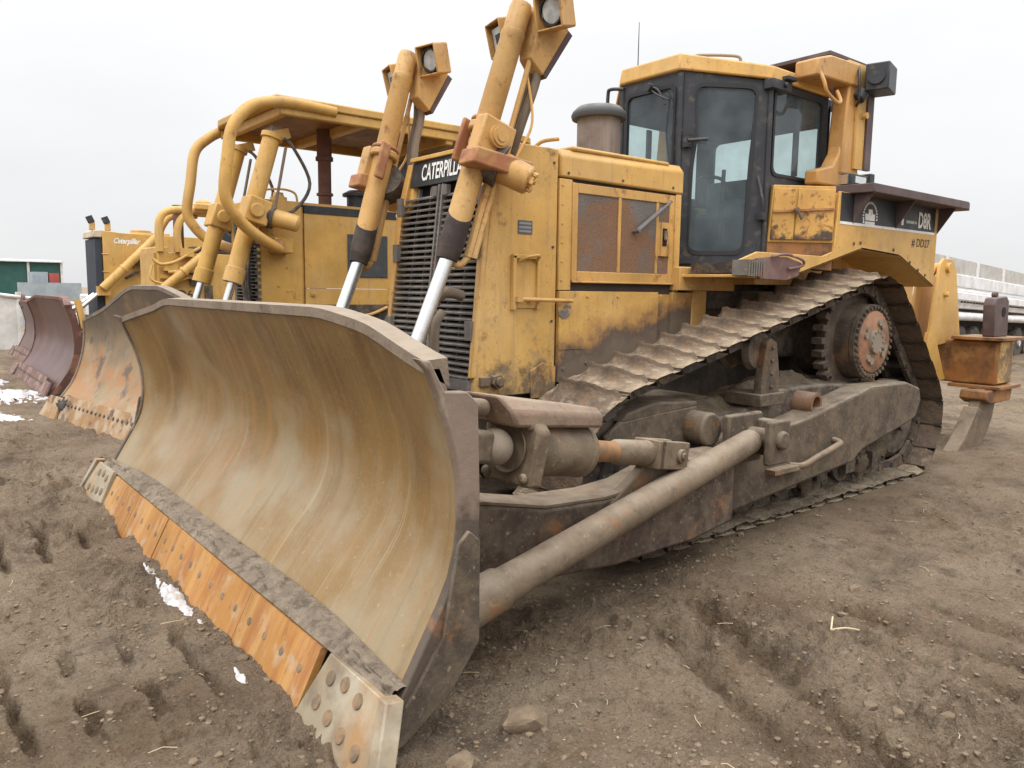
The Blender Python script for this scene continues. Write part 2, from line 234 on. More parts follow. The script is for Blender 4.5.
# ------------------------------------------------------------------ mesh building
G={'off':Vector((0,0,0))}
class MB:
    def __init__(s): s.v=[];s.f=[];s.m=[]
    def add(s,vs,fs,m=0):
        o=len(s.v);s.v+=[tuple(q) for q in vs]
        for f in fs: s.f.append([i+o for i in f]);s.m.append(m)
        return s
    def box(s,c,d,rot=None,m=0):
        c=Vector(c);R=Matrix.Identity(3)
        if rot is not None: R=rot if isinstance(rot,Matrix) else Matrix.Rotation(rot,3,'Z')
        vs=[c+R@Vector((d[0]*.5*a,d[1]*.5*b,d[2]*.5*e)) for a in(-1,1) for b in(-1,1) for e in(-1,1)]
        return s.add(vs,[(0,1,3,2),(4,6,7,5),(0,4,5,1),(2,3,7,6),(0,2,6,4),(1,5,7,3)],m)
    def b2(s,x0,x1,y0,y1,z0,z1,m=0): return s.box(((x0+x1)/2,(y0+y1)/2,(z0+z1)/2),(abs(x1-x0),abs(y1-y0),abs(z1-z0)),m=m)
    def prism(s,poly,ax,a,b,m=0):
        """poly: 2d points in the plane of the other two axes, extruded along axis ax from a to b"""
        n=len(poly);mk={'y':lambda p,t:(p[0],t,p[1]),'x':lambda p,t:(t,p[0],p[1]),'z':lambda p,t:(p[0],p[1],t)}[ax]
        vs=[mk(p,a) for p in poly]+[mk(p,b) for p in poly]
        fs=[list(range(n))[::-1],list(range(n,2*n))]+[(i,(i+1)%n,n+(i+1)%n,n+i) for i in range(n)]
        return s.add(vs,fs,m)
    def hull(s,A,B,m=0):
        """two matching 3d rings"""
        n=len(A);return s.add(list(A)+list(B),[list(range(n))[::-1],list(range(n,2*n))]+[(i,(i+1)%n,n+(i+1)%n,n+i) for i in range(n)],m)
    def cyl(s,p0,p1,r0,r1=None,n=20,m=0,cap=True):
        return s.rev([(0,r0),((Vector(p1)-Vector(p0)).length,r0 if r1 is None else r1)],p0,p1,n,m,cap)
    def rev(s,prof,p0,p1,n=24,m=0,cap=True):
        """lathe: profile of (distance along axis, radius)"""
        p0=Vector(p0);d=(Vector(p1)-p0).normalized();u=d.orthogonal().normalized();w=d.cross(u)
        vs=[];fs=[]
        for t,r in prof:
            for i in range(n):
                a=2*PI*i/n;vs.append(p0+d*t+(u*math.cos(a)+w*math.sin(a))*r)
        for k in range(len(prof)-1):
            for i in range(n):
                j=(i+1)%n;fs.append((k*n+i,k*n+j,(k+1)*n+j,(k+1)*n+i))
        if cap:
            fs.append(list(range(n))[::-1]);q=(len(prof)-1)*n;fs.append([q+i for i in range(n)])
        return s.add(vs,fs,m)
    def tube(s,pts,r,n=10,m=0,sub=6,rs=None):
        P=[Vector(p) for p in pts]
        if sub>1 and len(P)>2:
            Q=[]
            for i in range(len(P)-1):
                a=P[max(i-1,0)];b=P[i];c=P[i+1];d=P[min(i+2,len(P)-1)]
                for k in range(sub):
                    t=k/sub;Q.append(.5*((2*b)+(c-a)*t+(2*a-5*b+4*c-d)*t*t+(3*b-a-3*c+d)*t**3))
            Q.append(P[-1]);P=Q
        vs=[];fs=[];u=None
        for i,p in enumerate(P):
            d=(P[min(i+1,len(P)-1)]-P[max(i-1,0)]).normalized()
            if u is None: u=d.orthogonal().normalized()
            u=(u-d*u.dot(d)).normalized();w=d.cross(u)
            for k in range(n):
                a=2*PI*k/n;vs.append(p+(u*math.cos(a)+w*math.sin(a))*r)
        for i in range(len(P)-1):
            for k in range(n):
                j=(k+1)%n;fs.append((i*n+k,i*n+j,(i+1)*n+j,(i+1)*n+k))
        fs.append(list(range(n))[::-1]);q=(len(P)-1)*n;fs.append([q+i for i in range(n)])
        return s.add(vs,fs,m)
    def grid(s,fn,nu,nv,m=0):
        vs=[fn(i/nu,j/nv) for i in range(nu+1) for j in range(nv+1)]
        fs=[(i*(nv+1)+j,(i+1)*(nv+1)+j,(i+1)*(nv+1)+j+1,i*(nv+1)+j+1) for i in range(nu) for j in range(nv)]
        return s.add(vs,fs,m)
    def lump(s,c,sz,seed=0,m=0,n=16,amp=.35):
        c=Vector(c);vs=[];fs=[]
        for i in range(n+1):
            th=PI*i/n
            for j in range(n*2):
                ph=PI*j/n
                d=Vector((math.sin(th)*math.cos(ph),math.sin(th)*math.sin(ph),math.cos(th)))
                k=1+amp*float(fbm(d.x*1.6+seed*3+d.z,d.y*1.6+d.z*1.7-seed,4,seed))
                vs.append((c.x+d.x*sz[0]*k,c.y+d.y*sz[1]*k,c.z+d.z*sz[2]*k))
        M=n*2
        for i in range(n):
            for j in range(M): fs.append((i*M+j,(i+1)*M+j,(i+1)*M+(j+1)%M,i*M+(j+1)%M))
        return s.add(vs,fs,m)
    def mirror(s):
        n=len(s.v);s.v+=[(x,-y,z) for x,y,z in s.v];s.f+=[[i+n for i in f][::-1] for f in s.f];s.m+=s.m[:];return s
    def build(s,name,mats,parent=None,bevel=0,smooth=40,seg=2):
        me=bpy.data.meshes.new(name);o3=G['off']
        me.from_pydata([(v[0]-o3.x,v[1]-o3.y,v[2]-o3.z) for v in s.v],[],s.f)
        if not isinstance(mats,(list,tuple)): mats=[mats]
        for q in mats: me.materials.append(q)
        me.polygons.foreach_set('material_index',s.m)
        me.update();me.validate()
        bm=bmesh.new();bm.from_mesh(me);bmesh.ops.recalc_face_normals(bm,faces=bm.faces[:]);bm.to_mesh(me);bm.free()
        if smooth:
            me.polygons.foreach_set('use_smooth',[True]*len(me.polygons));me.set_sharp_from_angle(angle=math.radians(smooth))
        o=bpy.data.objects.new(name,me);C.objects.link(o)
        if parent is not None: o.parent=parent
        if bevel:
            b=o.modifiers.new('bevel','BEVEL');b.width=bevel;b.segments=seg;b.limit_method='ANGLE';b.angle_limit=math.radians(35);b.harden_normals=False
        return o
def tag(o,label=None,cat=None,group=None,kind=None):
    if label: o['label']=label
    if cat: o['category']=cat
    if group: o['group']=group
    if kind: o['kind']=kind
    return o
def empty(name,loc,label,cat,group=None,rz=0):
    o=bpy.data.objects.new(name,None);C.objects.link(o);o.location=loc;o.rotation_euler=(0,0,rz);o.empty_display_size=.3
    G['off']=Vector((0,0,0))
    return tag(o,label,cat,group)
def text(s,name,m,parent,origin,ux,uy,height,width=None,bold=.0,shear=0,thick=.002,align='LEFT'):
    """writing lying in the plane origin + ux,uy"""
    cu=bpy.data.curves.new(name,'FONT');cu.body=s;cu.offset=bold;cu.shear=shear;cu.resolution_u=3;cu.extrude=.0
    t=bpy.data.objects.new('t',cu);C.objects.link(t);bpy.context.view_layer.update()
    dg=bpy.context.evaluated_depsgraph_get();me=bpy.data.meshes.new_from_object(t.evaluated_get(dg))
    bpy.data.objects.remove(t);me.name=name
    co=np.array([v.co[:] for v in me.vertices]);mn=co.min(0);mx=co.max(0)
    sc=height/(mx[1]-mn[1]);sx=sc if width is None else width/(mx[0]-mn[0])
    ux=Vector(ux).normalized();uy=Vector(uy).normalized();nz=ux.cross(uy);O=Vector(origin)
    for v in me.vertices:
        p=O+ux*((v.co.x-mn[0])*sx)+uy*((v.co.y-mn[1])*sc)+nz*thick
        v.co=p-G['off']
    me.materials.clear();me.materials.append(m)
    o=bpy.data.objects.new(name,me);C.objects.link(o)
    if parent is not None:o.parent=parent
    return o
# ------------------------------------------------------------------ shared machine parts
def arc_path(c,r,a0,a1,n=18):
    return [(c[0]+r*math.cos(a0+(a1-a0)*i/n),c[1]+r*math.sin(a0+(a1-a0)*i/n)) for i in range(n+1)]
def belt(circles):
    """outer belt round circles given counter-clockwise (x,z,r)"""
    n=len(circles);T=[]
    for i in range(n):
        x0,z0,r0=circles[i];x1,z1,r1=circles[(i+1)%n]
        d=math.hypot(x1-x0,z1-z0);al=math.atan2(z1-z0,x1-x0);be=math.acos((r0-r1)/d)
        T.append(al-be)
    pts=[]
    for i in range(n):
        x,z,r=circles[i];a0=T[i-1];a1=T[i]
        while a1<a0: a1+=2*PI
        pts+=arc_path((x,z),r,a0,a1,14)
    return pts
def resample(pts,n,sag=None):
    P=np.array(pts+[pts[0]]);d=np.hypot(*np.diff(P,axis=0).T);s=np.concatenate([[0],np.cumsum(d)]);L=s[-1]
    out=[]
    for i in range(n):
        t0=L*i/n;t1=L*((i+1)/n)
        a=np.array([np.interp(t0%L,s,P[:,k]) for k in(0,1)]);b=np.array([np.interp((t1%L) if t1<L else 0,s,P[:,k]) for k in(0,1)])
        out.append((a,b))
    return out,L/n
def shoe_mesh(seed,pitch,wid):
    """one track shoe: plate, grouser bar and packed mud. local x = travel, z = outward"""
    mb=MB();h=pitch/2-.003;n=16
    prof=[(-h,-.012),(-h,.022),(-h+.03,.026),(.2*h,.030),(.55*h,.045),(.68*h,.066),(.80*h,.069),(.86*h,.03),(h,.026),(h,-.004)]
    def f(u,v):
        y=(u-.5)*wid;k=v*(len(prof)-1);i=min(int(k),len(prof)-2);t=k-i
        x=prof[i][0]*(1-t)+prof[i+1][0]*t;z=prof[i][1]*(1-t)+prof[i+1][1]*t
        e=min(1,max(0,(wid*.5-abs(y)-.035)/.022))
        nz=float(fbm(y*9+seed*5,x*9,3,seed));n2=float(fbm(y*30+seed,x*25,2,seed+3))
        if z>.026:
            mud=max(0,.022+.045*float(fbm(y*6+seed*7,seed,3,seed+1)))*e
            if v<.62: z=z+mud*max(0,(x+h*.6)/(h*1.2))
            z=(.024 if z>.03 else z)*(1-e)+z*e+.012*nz*e+.005*n2*e
            x=x-.009*nz*e
        return (x,y,z)
    N=27
    mb.grid(f,n,N)
    # underside
    
    # ends
    me=bpy.data.meshes.new('track_shoe');me.from_pydata(mb.v,[],mb.f);me.materials.append(TRACKM)
    bm=bmesh.new();bm.from_mesh(me);bmesh.ops.remove_doubles(bm,verts=bm.verts[:],dist=.0005)
    bmesh.ops.holes_fill(bm,edges=[e for e in bm.edges if e.is_boundary],sides=0)
    bmesh.ops.recalc_face_normals(bm,faces=bm.faces[:]);bm.to_mesh(me);bm.free()
    me.polygons.foreach_set('use_smooth',[True]*len(me.polygons));me.set_sharp_from_angle(angle=math.radians(38))
    return me
CIRC=[(3.2,.49,.46),(.58,1.14,.46),(-.12,.46,.43)]
def chain_mb(links,y0):
    mb=MB()
    for a,b in links:
        d=b-a;L=np.hypot(*d);t=math.atan2(d[1],d[0]);c=(a+b)/2;nx,nz=d[1]/L,-d[0]/L
        for s in(-1,1):
            mb.box((c[0]-nx*.05,y0+s*.095,c[1]-nz*.05),(L*.92,.035,.085),Matrix.Rotation(-t,3,'Y'))
        mb.cyl((a[0]-nx*.055,y0-.12,a[1]-nz*.055),(a[0]-nx*.055,y0+.12,a[1]-nz*.055),.028,n=8)
    return mb
def place_shoes(parent,links,y0,meshes,wid):
    for i,(a,b) in enumerate(links):
        o=bpy.data.objects.new('track_shoe',meshes[(i*7)%len(meshes)]);C.objects.link(o);o.parent=parent
        d=b-a;L=np.hypot(*d);c=(a+b)/2
        tx=Vector((d[0]/L,0,d[1]/L));nz=Vector((d[1]/L,0,-d[0]/L));ty=nz.cross(tx)
        M=Matrix((( tx.x,ty.x,nz.x,c[0]),(tx.y,ty.y,nz.y,y0),(tx.z,ty.z,nz.z,c[1]),(0,0,0,1)))
        # small wear tilt of each shoe
        o.matrix_local=M@Matrix.Rotation(math.radians(4.5+random.uniform(-1.8,1.8)),4,'Y')
def simple_track(parent,links,y0,wid,meshes):
    mb=MB()
    for i,(a,b) in enumerate(links):
        me=meshes[(i*5)%len(meshes)];d=b-a;L=np.hypot(*d);c=(a+b)/2
        tx=Vector((d[0]/L,0,d[1]/L));nz=Vector((d[1]/L,0,-d[0]/L));ty=nz.cross(tx)
        vs=[Vector((c[0],y0,c[1]))+tx*v.co.x+ty*v.co.y+nz*v.co.z for v in me.vertices]
        mb.add(vs,[list(p.vertices) for p in me.polygons])
    c=chain_mb(links,y0);mb.add(c.v,c.f)
    return mb.build('track',TRACKM,parent)
def blade_shell(parent,fn_prof,half,face,back,ztop,zends,ytap,fwd,ybend,rows=30,cols=90,name='blade',slant=0):
    """curved moldboard: fn_prof(s)->(x,z01). fwd = how far the wings come forward"""
    def off(y):
        return fwd*float(sstep(abs(y),ybend-.04,half)*.35+.65*np.clip((abs(y)-ybend)/(half-ybend),0,1))
    def zt(y):
        if slant: return ztop-slant*(.5-y/half/2)
        return ztop if abs(y)<ytap else ztop+(zends-ztop)*(abs(y)-ytap)/(half-ytap)
    def P(u,v,dx=0):
        y=(u*2-1)*half;x,z=fn_prof(v*zt(y)/ztop)
        wav=.0015*float(fbm(y*2,z*2,2,3))
        k=.25+.75*float(sstep(z,.15,.75));return (x-(fwd-off(y))*k+wav+dx,y,z)
    mb=MB()
    mb.grid(lambda u,v:P(u,v),cols,rows,0)
    mb.grid(lambda u,v:P(u,v,-.055),cols,rows,1)
    for v0,v1 in((1,1),(0,0)):
        mb.grid(lambda u,t:P(u,v0,-.055*t),cols,1,1)
    for u0 in(0,1): mb.grid(lambda v,t:P(u0,v,-.055*t),rows,1,1)
    o=mb.build(name,[face,back],parent,smooth=50)
    # rolled top rail
    rail=MB();n=46;A=[]
    for i in range(n+1):
        y=(i/n*2-1)*half;x,y2,z=P(i/n,1);A.append([(x+.004,y,z-.012),(x+.004,y,z+.028),(x-.085,y,z+.034),(x-.095,y,z-.06)])
    for i in range(n): rail.hull(A[i],A[i+1],0)
    rail.build('top_rail',back,o,bevel=0)
    return o,P
# ================================================================== THE MAIN BULLDOZER
D=empty('bulldozer',(0,0,0),'large worn yellow bulldozer in front with black enclosed cab, ripper and unit number DD27','bulldozer','bulldozers parked in a row')
links,pitch=resample(belt(CIRC),45)
shoes=[shoe_mesh(k,pitch,.56) for k in range(7)]
for y0,s in((1.03,1),(-1.03,-1)):
    tr=chain_mb(links,y0).build('track',DGREASE,D)
    place_shoes(tr,links,y0,shoes,.56)
    # idlers, sprocket, rollers
    for (x,z,r) in((3.2,.49,.36),(-.12,.46,.33)):
        mb=MB();mb.rev([(0,.10),(.0,r-.05),(.05,r),(.15,r),(.2,r-.05),(.2,.10)],(x,y0-.10*s,z),(x,y0+.10*s,z),40)
        mb.cyl((x,y0-.17*s,z),(x,y0+.17*s,z),.09,n=20)
        mb.build('idler_wheel',DGREASE,D)
    sp=MB()
    for i in range(26):
        a=2*PI*i/26;sp.box((.58+.385*math.cos(a),y0-.02*s,1.14+.385*math.sin(a)),(.07,.09,.05),Matrix.Rotation(-a,3,'Y'))
    sp.rev([(0,.2),(0,.36),(.08,.37),(.08,.2)],(.58,y0-.06*s,1.14),(.58,y0+.04*s,1.14),48)
    spo=sp.build('sprocket',HUBM,D,bevel=.006)
    fd=MB();fd.rev([(0,.30),(.30,.30),(.42,.285),(.44,.285)],(.53,.72*s,1.13),(.53,1.16*s,1.13),48)
    fd.rev([(0,.285),(.035,.285)],(.53,1.165*s,1.13),(.53,1.2*s,1.13),48)
    for i in range(34):
        a=2*PI*i/34;x=.53+.262*math.cos(a);z=1.13+.262*math.sin(a)
        fd.cyl((x,1.2*s,z),(x,1.222*s,z),.0145,n=6)
    fdo=fd.build('final_drive',HUBM,D)
    hf=MB();hf.rev([(0,.235),(.012,.235),(.02,.225)],(.53,1.2*s,1.13),(.53,1.22*s,1.13),48);hf.build('hub_face',HUBRED,fdo)
    hc=MB();hc.rev([(0,.095),(.025,.09)],(.53,1.219*s,1.13),(.53,1.244*s,1.13),24)
    for i in range(4):
        a=.5+PI/2*i
        for k in(-.16,.16):
            hc.cyl((.53+.155*math.cos(a+k),1.219*s,1.13+.155*math.sin(a+k)),(.53+.155*math.cos(a+k),1.236*s,1.13+.155*math.sin(a+k)),.026,n=12)
    for i in range(12):
        a=2*PI*i/12;hc.cyl((.53+.082*math.cos(a),1.243*s,1.13+.082*math.sin(a)),(.53+.082*math.cos(a),1.252*s,1.13+.082*math.sin(a)),.010,n=6)
    hc.build('hub_cap',HUBGREY,fdo)
    for k in range(7):
        x=.42+k*.40;mb=MB();mb.rev([(0,.06),(0,.15),(.04,.15),(.05,.125),(.25,.125),(.26,.15),(.30,.15),(.30,.06)],(x,y0-.15*s,.235),(x,y0+.15*s,.235),24)
        mb.cyl((x,y0-.2*s,.235),(x,y0+.2*s,.235),.05,n=14);mb.box((x,y0+.19*s,.22),(.14,.05,.12));mb.build('track_roller',DGREASE,D)
    # roller frame beam outside the chain
    F=MB()
    poly=[(3.05,.12),(2.73,.135),(1.67,.23),(1.02,.285),(.88,.36),(.44,.44),(.06,.52),(-.02,.66),(.02,.76),(.25,.82),(.80,.82),(1.72,.655),(2.33,.61),(2.77,.56),(3.11,.52)]
    F.prism(poly,'y',(1.36 if s>0 else -1.36),(1.15 if s>0 else -1.15))
    F.build('track_frame',FRAME,D,bevel=.02)
    F2=MB();F2.prism([(3.45,.30),(.1,.36),(-.1,.66),(.25,.78),(1.1,.84),(1.75,.84),(2.1,.72),(3.3,.66)],'y',.84*s,1.16*s);F2.build('roller_box',DGREASE,D,bevel=.02)
# idler guard slab, carrier roller bracket, trunnion tube, mud (visible side and its mirror)
for s in(1,-1):
    g=MB();g.prism([(3.38,.62),(3.40,.70),(3.28,.775),(3.0,.80),(2.62,.815),(2.60,.56),(3.36,.58)],'y',1.16*s,1.20*s)
    g.prism([(3.28,.77),(2.62,.81),(2.62,.84),(3.0,.86),(3.22,.82)],'y',.92*s,1.20*s)
    g.build('idler_guard',FRAME,D,bevel=.012)
    c=MB();c.rev([(0,.05),(0,.12),(.04,.14),(.06,.105),(.2,.105),(.22,.14),(.26,.12),(.26,.05)],(1.98,.92*s,1.12),(1.98,1.18*s,1.12),28);c.build('carrier_roller',DGREASE,D)
    c=MB();c.prism([(1.80,.80),(2.02,.80),(2.0,1.0),(1.97,1.17),(1.93,1.20),(1.86,1.17),(1.82,1.0)],'y',1.17*s,1.23*s);c.b2(1.78,2.06,.98*s,1.26*s,.76,.84)
    for k in range(4): c.cyl((1.91,1.23*s,.88+k*.085),(1.91,1.245*s,.88+k*.085),.014,n=6)
    c.build('roller_bracket',FRAME,D,bevel=.012)
    t=MB();t.rev([(0,.08),(.30,.08),(.30,.055),(.14,.055)],(1.47,1.0*s,.745),(1.45,1.31*s,.735),28,cap=False);t.cyl((1.47,1.0*s,.745),(1.46,1.16*s,.74),.06,n=20)
    t.build('trunnion_tube',steel('rusty_tube',(.19,.10,.06),.12,.35),D)
    h=MB();h.tube([(1.85,1.365*s,.375),(1.8,1.43*s,.38),(1.62,1.43*s,.415),(1.42,1.43*s,.455),(1.34,1.425*s,.475),(1.32,1.365*s,.485)],.022,n=10);h.b2(1.78,2.12,1.36*s,1.43*s,.355,.385);h.build('step_bar',ARM,D)
    mu=MB()
    def mound(u,v,s=s):
        x=-.02+u*2.9;yv=.80+v*.56
        base=float(np.interp(x,[-.02,.25,.8,1.2,1.6,2.0,2.4,2.9],[.70,.80,.845,.87,.84,.80,.80,.82]))
        edge=float(np.interp(x,[-.02,.25,.8,1.72,2.33,2.9],[.66,.80,.805,.64,.595,.55]))
        w=float(sstep(v,.22,.70));z=(base+.07*float(fbm(x*2.1,yv*3.5,4,6))*(1-w)+.10*math.exp(-((x-1.45)/.35)**2)*(1-w)*math.exp(-((v-.35)/.4)**2))*(1-w)+(edge+.004)*w
        z+=(.030*float(fbm(x*7,yv*7,4,16,.6))+.012*float(fbm(x*28,yv*28,3,26)))*(1-.75*w)
        return (x,yv*s,z)
    mu.grid(mound,170,34)
    mu.grid(lambda u,v,s=s:(-.15+u*3.4,(1.10+v*.215)*s,.060+.035*float(fbm(u*18,v*2,3,71+(s>0)))*(1-v*.5)+.012*float(fbm(u*90,v*6,2,72))-.02*v),150,10)
    # clods hanging between the rollers
    for k in range(16): mu.lump((.3+k*.18,1.19*s+random.uniform(-.05,.03),.17+.12*random.random()),(.07+.05*random.random(),.05,.07+.05*random.random()),k+40,n=8,amp=.8)
    mu.build('caked_mud',MUD,D)
    # inner hull side behind the track
hull=MB();hull.prism([(3.6,.50),(3.6,1.30),(1.8,1.47),(-.65,1.55),(-.75,.55),(.2,.42),(3.0,.40)],'y',-.46,.46);hull.build('main_frame',mat('oily_hull',(.06,.045,.033),[dict(c=(.22,.13,.05),scale=4,lo=.5,hi=.65,amt=.5,zadd=(2,.9,1.6,-.1)),dict(c=DMUD,scale=5,lo=.45,hi=.65,amt=.6,seed=4)],rough=.85,bump=.4),D)
# equaliser bar and underside fillers
fil=MB();fil.b2(.9,1.9,-.50,.50,1.36,1.60);fil.b2(2.1,2.4,-.9,.9,.55,.8);fil.b2(-.3,1.3,-.75,.75,1.0,1.5);fil.build('axle_housing',DGREASE,D,bevel=.02)

# ---- radiator guard, grille, hood
rg=MB()
side=[(3.155,.86),(3.155,2.335),(3.52,2.335),(3.645,2.12),(3.78,.90),(3.74,.86)]
for s in(1,-1):
    rg.prism(side,'y',.505*s,.455*s)
rg.prism([(3.155,2.325),(3.51,2.325),(3.53,2.30),(3.155,2.30)],'y',-.46,.46)
# chamfered front: narrow top brow, side rails
rg.hull([(3.50,-.505,2.335),(3.64,-.36,2.30),(3.66,-.36,2.06),(3.66,-.42,1.98),(3.62,-.505,2.0)],[(3.48,-.44,2.30),(3.60,-.34,2.28),(3.62,-.34,2.06),(3.62,-.40,1.98),(3.58,-.46,2.0)])
rg.build('radiator_guard',Y_SIDE,D,bevel=.008)
def gx(z): return 3.655+(2.15-z)*.115
for s in(1,-1):
    frs=MB();frs.hull([(gx(2.30)+.012,.36*s,2.29),(gx(1.95)+.012,.44*s,1.95),(gx(1.0)+.012,.475*s,.98),(gx(1.0)+.012,.505*s,.98),(gx(1.95)+.012,.50*s,1.98),(gx(2.3)+.012,.42*s,2.29)],
             [(gx(2.30)-.06,.36*s,2.29),(gx(1.95)-.06,.44*s,1.95),(gx(1.0)-.06,.475*s,.98),(gx(1.0)-.06,.505*s,.98),(gx(1.95)-.06,.50*s,1.98),(gx(2.3)-.06,.42*s,2.29)]);frs.build('front_frame',Y_RUSTY,D,bevel=.006)
    
brow=MB();brow.hull([(gx(2.3),-.36,2.30),(gx(2.3),.36,2.30),(gx(2.14),.385,2.14),(gx(2.14),-.385,2.14)],[(gx(2.3)-.04,-.36,2.30),(gx(2.3)-.04,.36,2.30),(gx(2.14)-.04,.385,2.14),(gx(2.14)-.04,-.385,2.14)])
bro=brow.build('name_plate',BLKDECAL,D)
lip=MB();lip.hull([(gx(2.3)+.02,-.38,2.30),(gx(2.3)+.02,.38,2.30),(gx(2.3)+.02,.38,2.325),(gx(2.3)+.02,-.38,2.325)],[(3.5,-.38,2.30),(3.5,.38,2.30),(3.5,.38,2.338),(3.5,-.38,2.338)]);lip.build('front_lip',Y_MAIN,D,bevel=.004)
text('CATERPILLAR','maker_lettering',WHITE,bro,(gx(2.17)+.003,-.245,2.17),(0,1,0),(-.115,0,1),.105,.50,bold=.02)
gr=MB()
nz=30
for i in range(nz):
    z=.98+i*(2.10-.98)/nz;w=.475-.085*max(0,(z-1.9)/.25)-.01
    x=gx(z)
    gr.box((x-.015,0,z),(.045,2*w,.010),Matrix.Rotation(.35,3,'Y'))
for y in(-.02,.02): gr.hull([(gx(.95)+.012,y-.008,.95),(gx(.95)+.012,y+.008,.95),(gx(2.13)+.012,y+.008,2.13),(gx(2.13)+.012,y-.008,2.13)],[(gx(.95)-.03,y-.008,.95),(gx(.95)-.03,y+.008,.95),(gx(2.13)-.03,y+.008,2.13),(gx(2.13)-.03,y-.008,2.13)])
for s in(1,-1):
    for y in(.155,.30): gr.hull([(gx(.95)-.02,y*s-.005,.95),(gx(.95)-.02,y*s+.005,.95),(gx(2.13)-.02,y*s+.005,2.13),(gx(2.13)-.02,y*s-.005,2.13)],[(gx(.95)-.045,y*s-.005,.95),(gx(.95)-.045,y*s+.005,.95),(gx(2.13)-.045,y*s+.005,2.13),(gx(2.13)-.045,y*s-.005,2.13)])
    for z in(1.25,1.72,2.02):gr.box((gx(z)+.012,.452*s,z),(.03,.06,.11))
    gr.b2(gx(2.1)-.01,gx(2.1)+.02,(.03 if s>0 else -.08),(.08 if s>0 else -.03),2.06,2.12)
gr.b2(gx(.95)-.03,gx(.95)+.01,-.48,.48,.90,.965)
gr.build('grille',GRILLE,D)
rc=MB();rc.prism([(gx(.92)-.07,.9),(gx(2.15)-.07,2.15),(gx(2.15)-.1,2.15),(gx(.92)-.1,.9)],'y',-.46,.46);rc.build('radiator_core',DARK,D)
# access door with loop handle on the guard side, tag, plug, step bar
ad=MB()
ad.b2(3.32,3.50,.505,.517,1.38,1.68)
for a in((3.31,3.33,1.37,1.69),(3.49,3.515,1.37,1.69)): ad.b2(a[0],a[1],.505,.535,a[2],a[3])
ad.b2(3.31,3.515,.505,.535,1.67,1.695)
ad.tube([(3.47,.53,1.655),(3.44,.575,1.68),(3.36,.58,1.69),(3.34,.53,1.66)],.011,n=8)
ado=ad.build('access_door',Y_MAIN,D,bevel=.004)
hb=MB();hb.cyl((3.48,.545,1.435),(3.07,.56,1.425),.013,n=8);hb.b2(3.46,3.50,.505,.56,1.42,1.45);hb.b2(3.36,3.40,.505,.55,1.415,1.44);hb.build('latch_bar',Y_RUSTY,ado)
sg=MB();sg.b2(3.355,3.465,.5055,.508,1.815,1.895);sgo=sg.build('warning_sticker',mat('grey_sticker',(.09,.095,.10),rough=.5,bump=0),D)
sl=MB()
for k in range(3): sl.b2(3.365,3.457,.508,.5095,1.826+.023*k,1.838+.023*k)
sl.build('sticker_text_lines',mat('sticker_print',(.24,.24,.24),bump=0),sgo)
pl=MB();pl.cyl((3.62,.50,.955),(3.62,.545,.955),.045,n=6);pl.cyl((3.62,.545,.955),(3.62,.56,.955),.028,n=20);pl.b2(3.67,3.74,.50,.53,.93,.985);pl.build('tie_down_plug',ARM,D,bevel=.004)
# grime plate over the bottom of the guard, dark soot at the yoke is in the paint
kp=MB();kp.prism([(3.35,.83),(3.155,.83),(3.155,1.02),(3.26,1.05),(3.36,1.0)],'y',.505,.515);kp.build('patch_plate',yellow('yellow_patch_grimy',.08,dirt=.05,zlo=(.9,1.1),base=(.5,.26,.07)),D,bevel=.003)
hood=MB()
hood.hull([(3.14,-.515,2.175),(3.14,.515,2.175),(3.14,.515,2.30),(3.14,.475,2.345),(3.14,-.475,2.345),(3.14,-.515,2.30)],[(1.985,-.515,2.165),(1.985,.515,2.165),(1.985,.515,2.315),(1.985,.475,2.365),(1.985,-.475,2.365),(1.985,-.515,2.315)])
hood.b2(2.12,3.03,-.40,.495,2.345,2.372)
ho=hood.build('hood',Y_MAIN,D,bevel=.012)
cp=MB();cp.rev([(0,.07),(.05,.07),(.055,.145),(.085,.145)],(3.31,.20,2.33),(3.31,.20,2.42),24);cp.tube([(3.2,.3,2.34),(3.15,.34,2.40),(3.06,.4,2.42)],.012)
cp.build('radiator_cap',Y_RUSTY,D)
eb=MB();eb.b2(1.99,3.14,-.485,.485,1.40,2.172);eb.build('engine_bay',mat('engine_bay_dark',(.05,.038,.028),rough=.9,bump=.3),D)
for x,z in((2.1,2.20),(2.6,2.20),(3.08,2.20),(3.19,1.0),(3.19,1.3),(3.19,1.75),(3.19,2.25)):
    bo=MB();bo.cyl((x,.505,z),(x,.521 if x<3.1 else .511,z),.009,n=6);bo.build('bolt',ARMDK,ho)
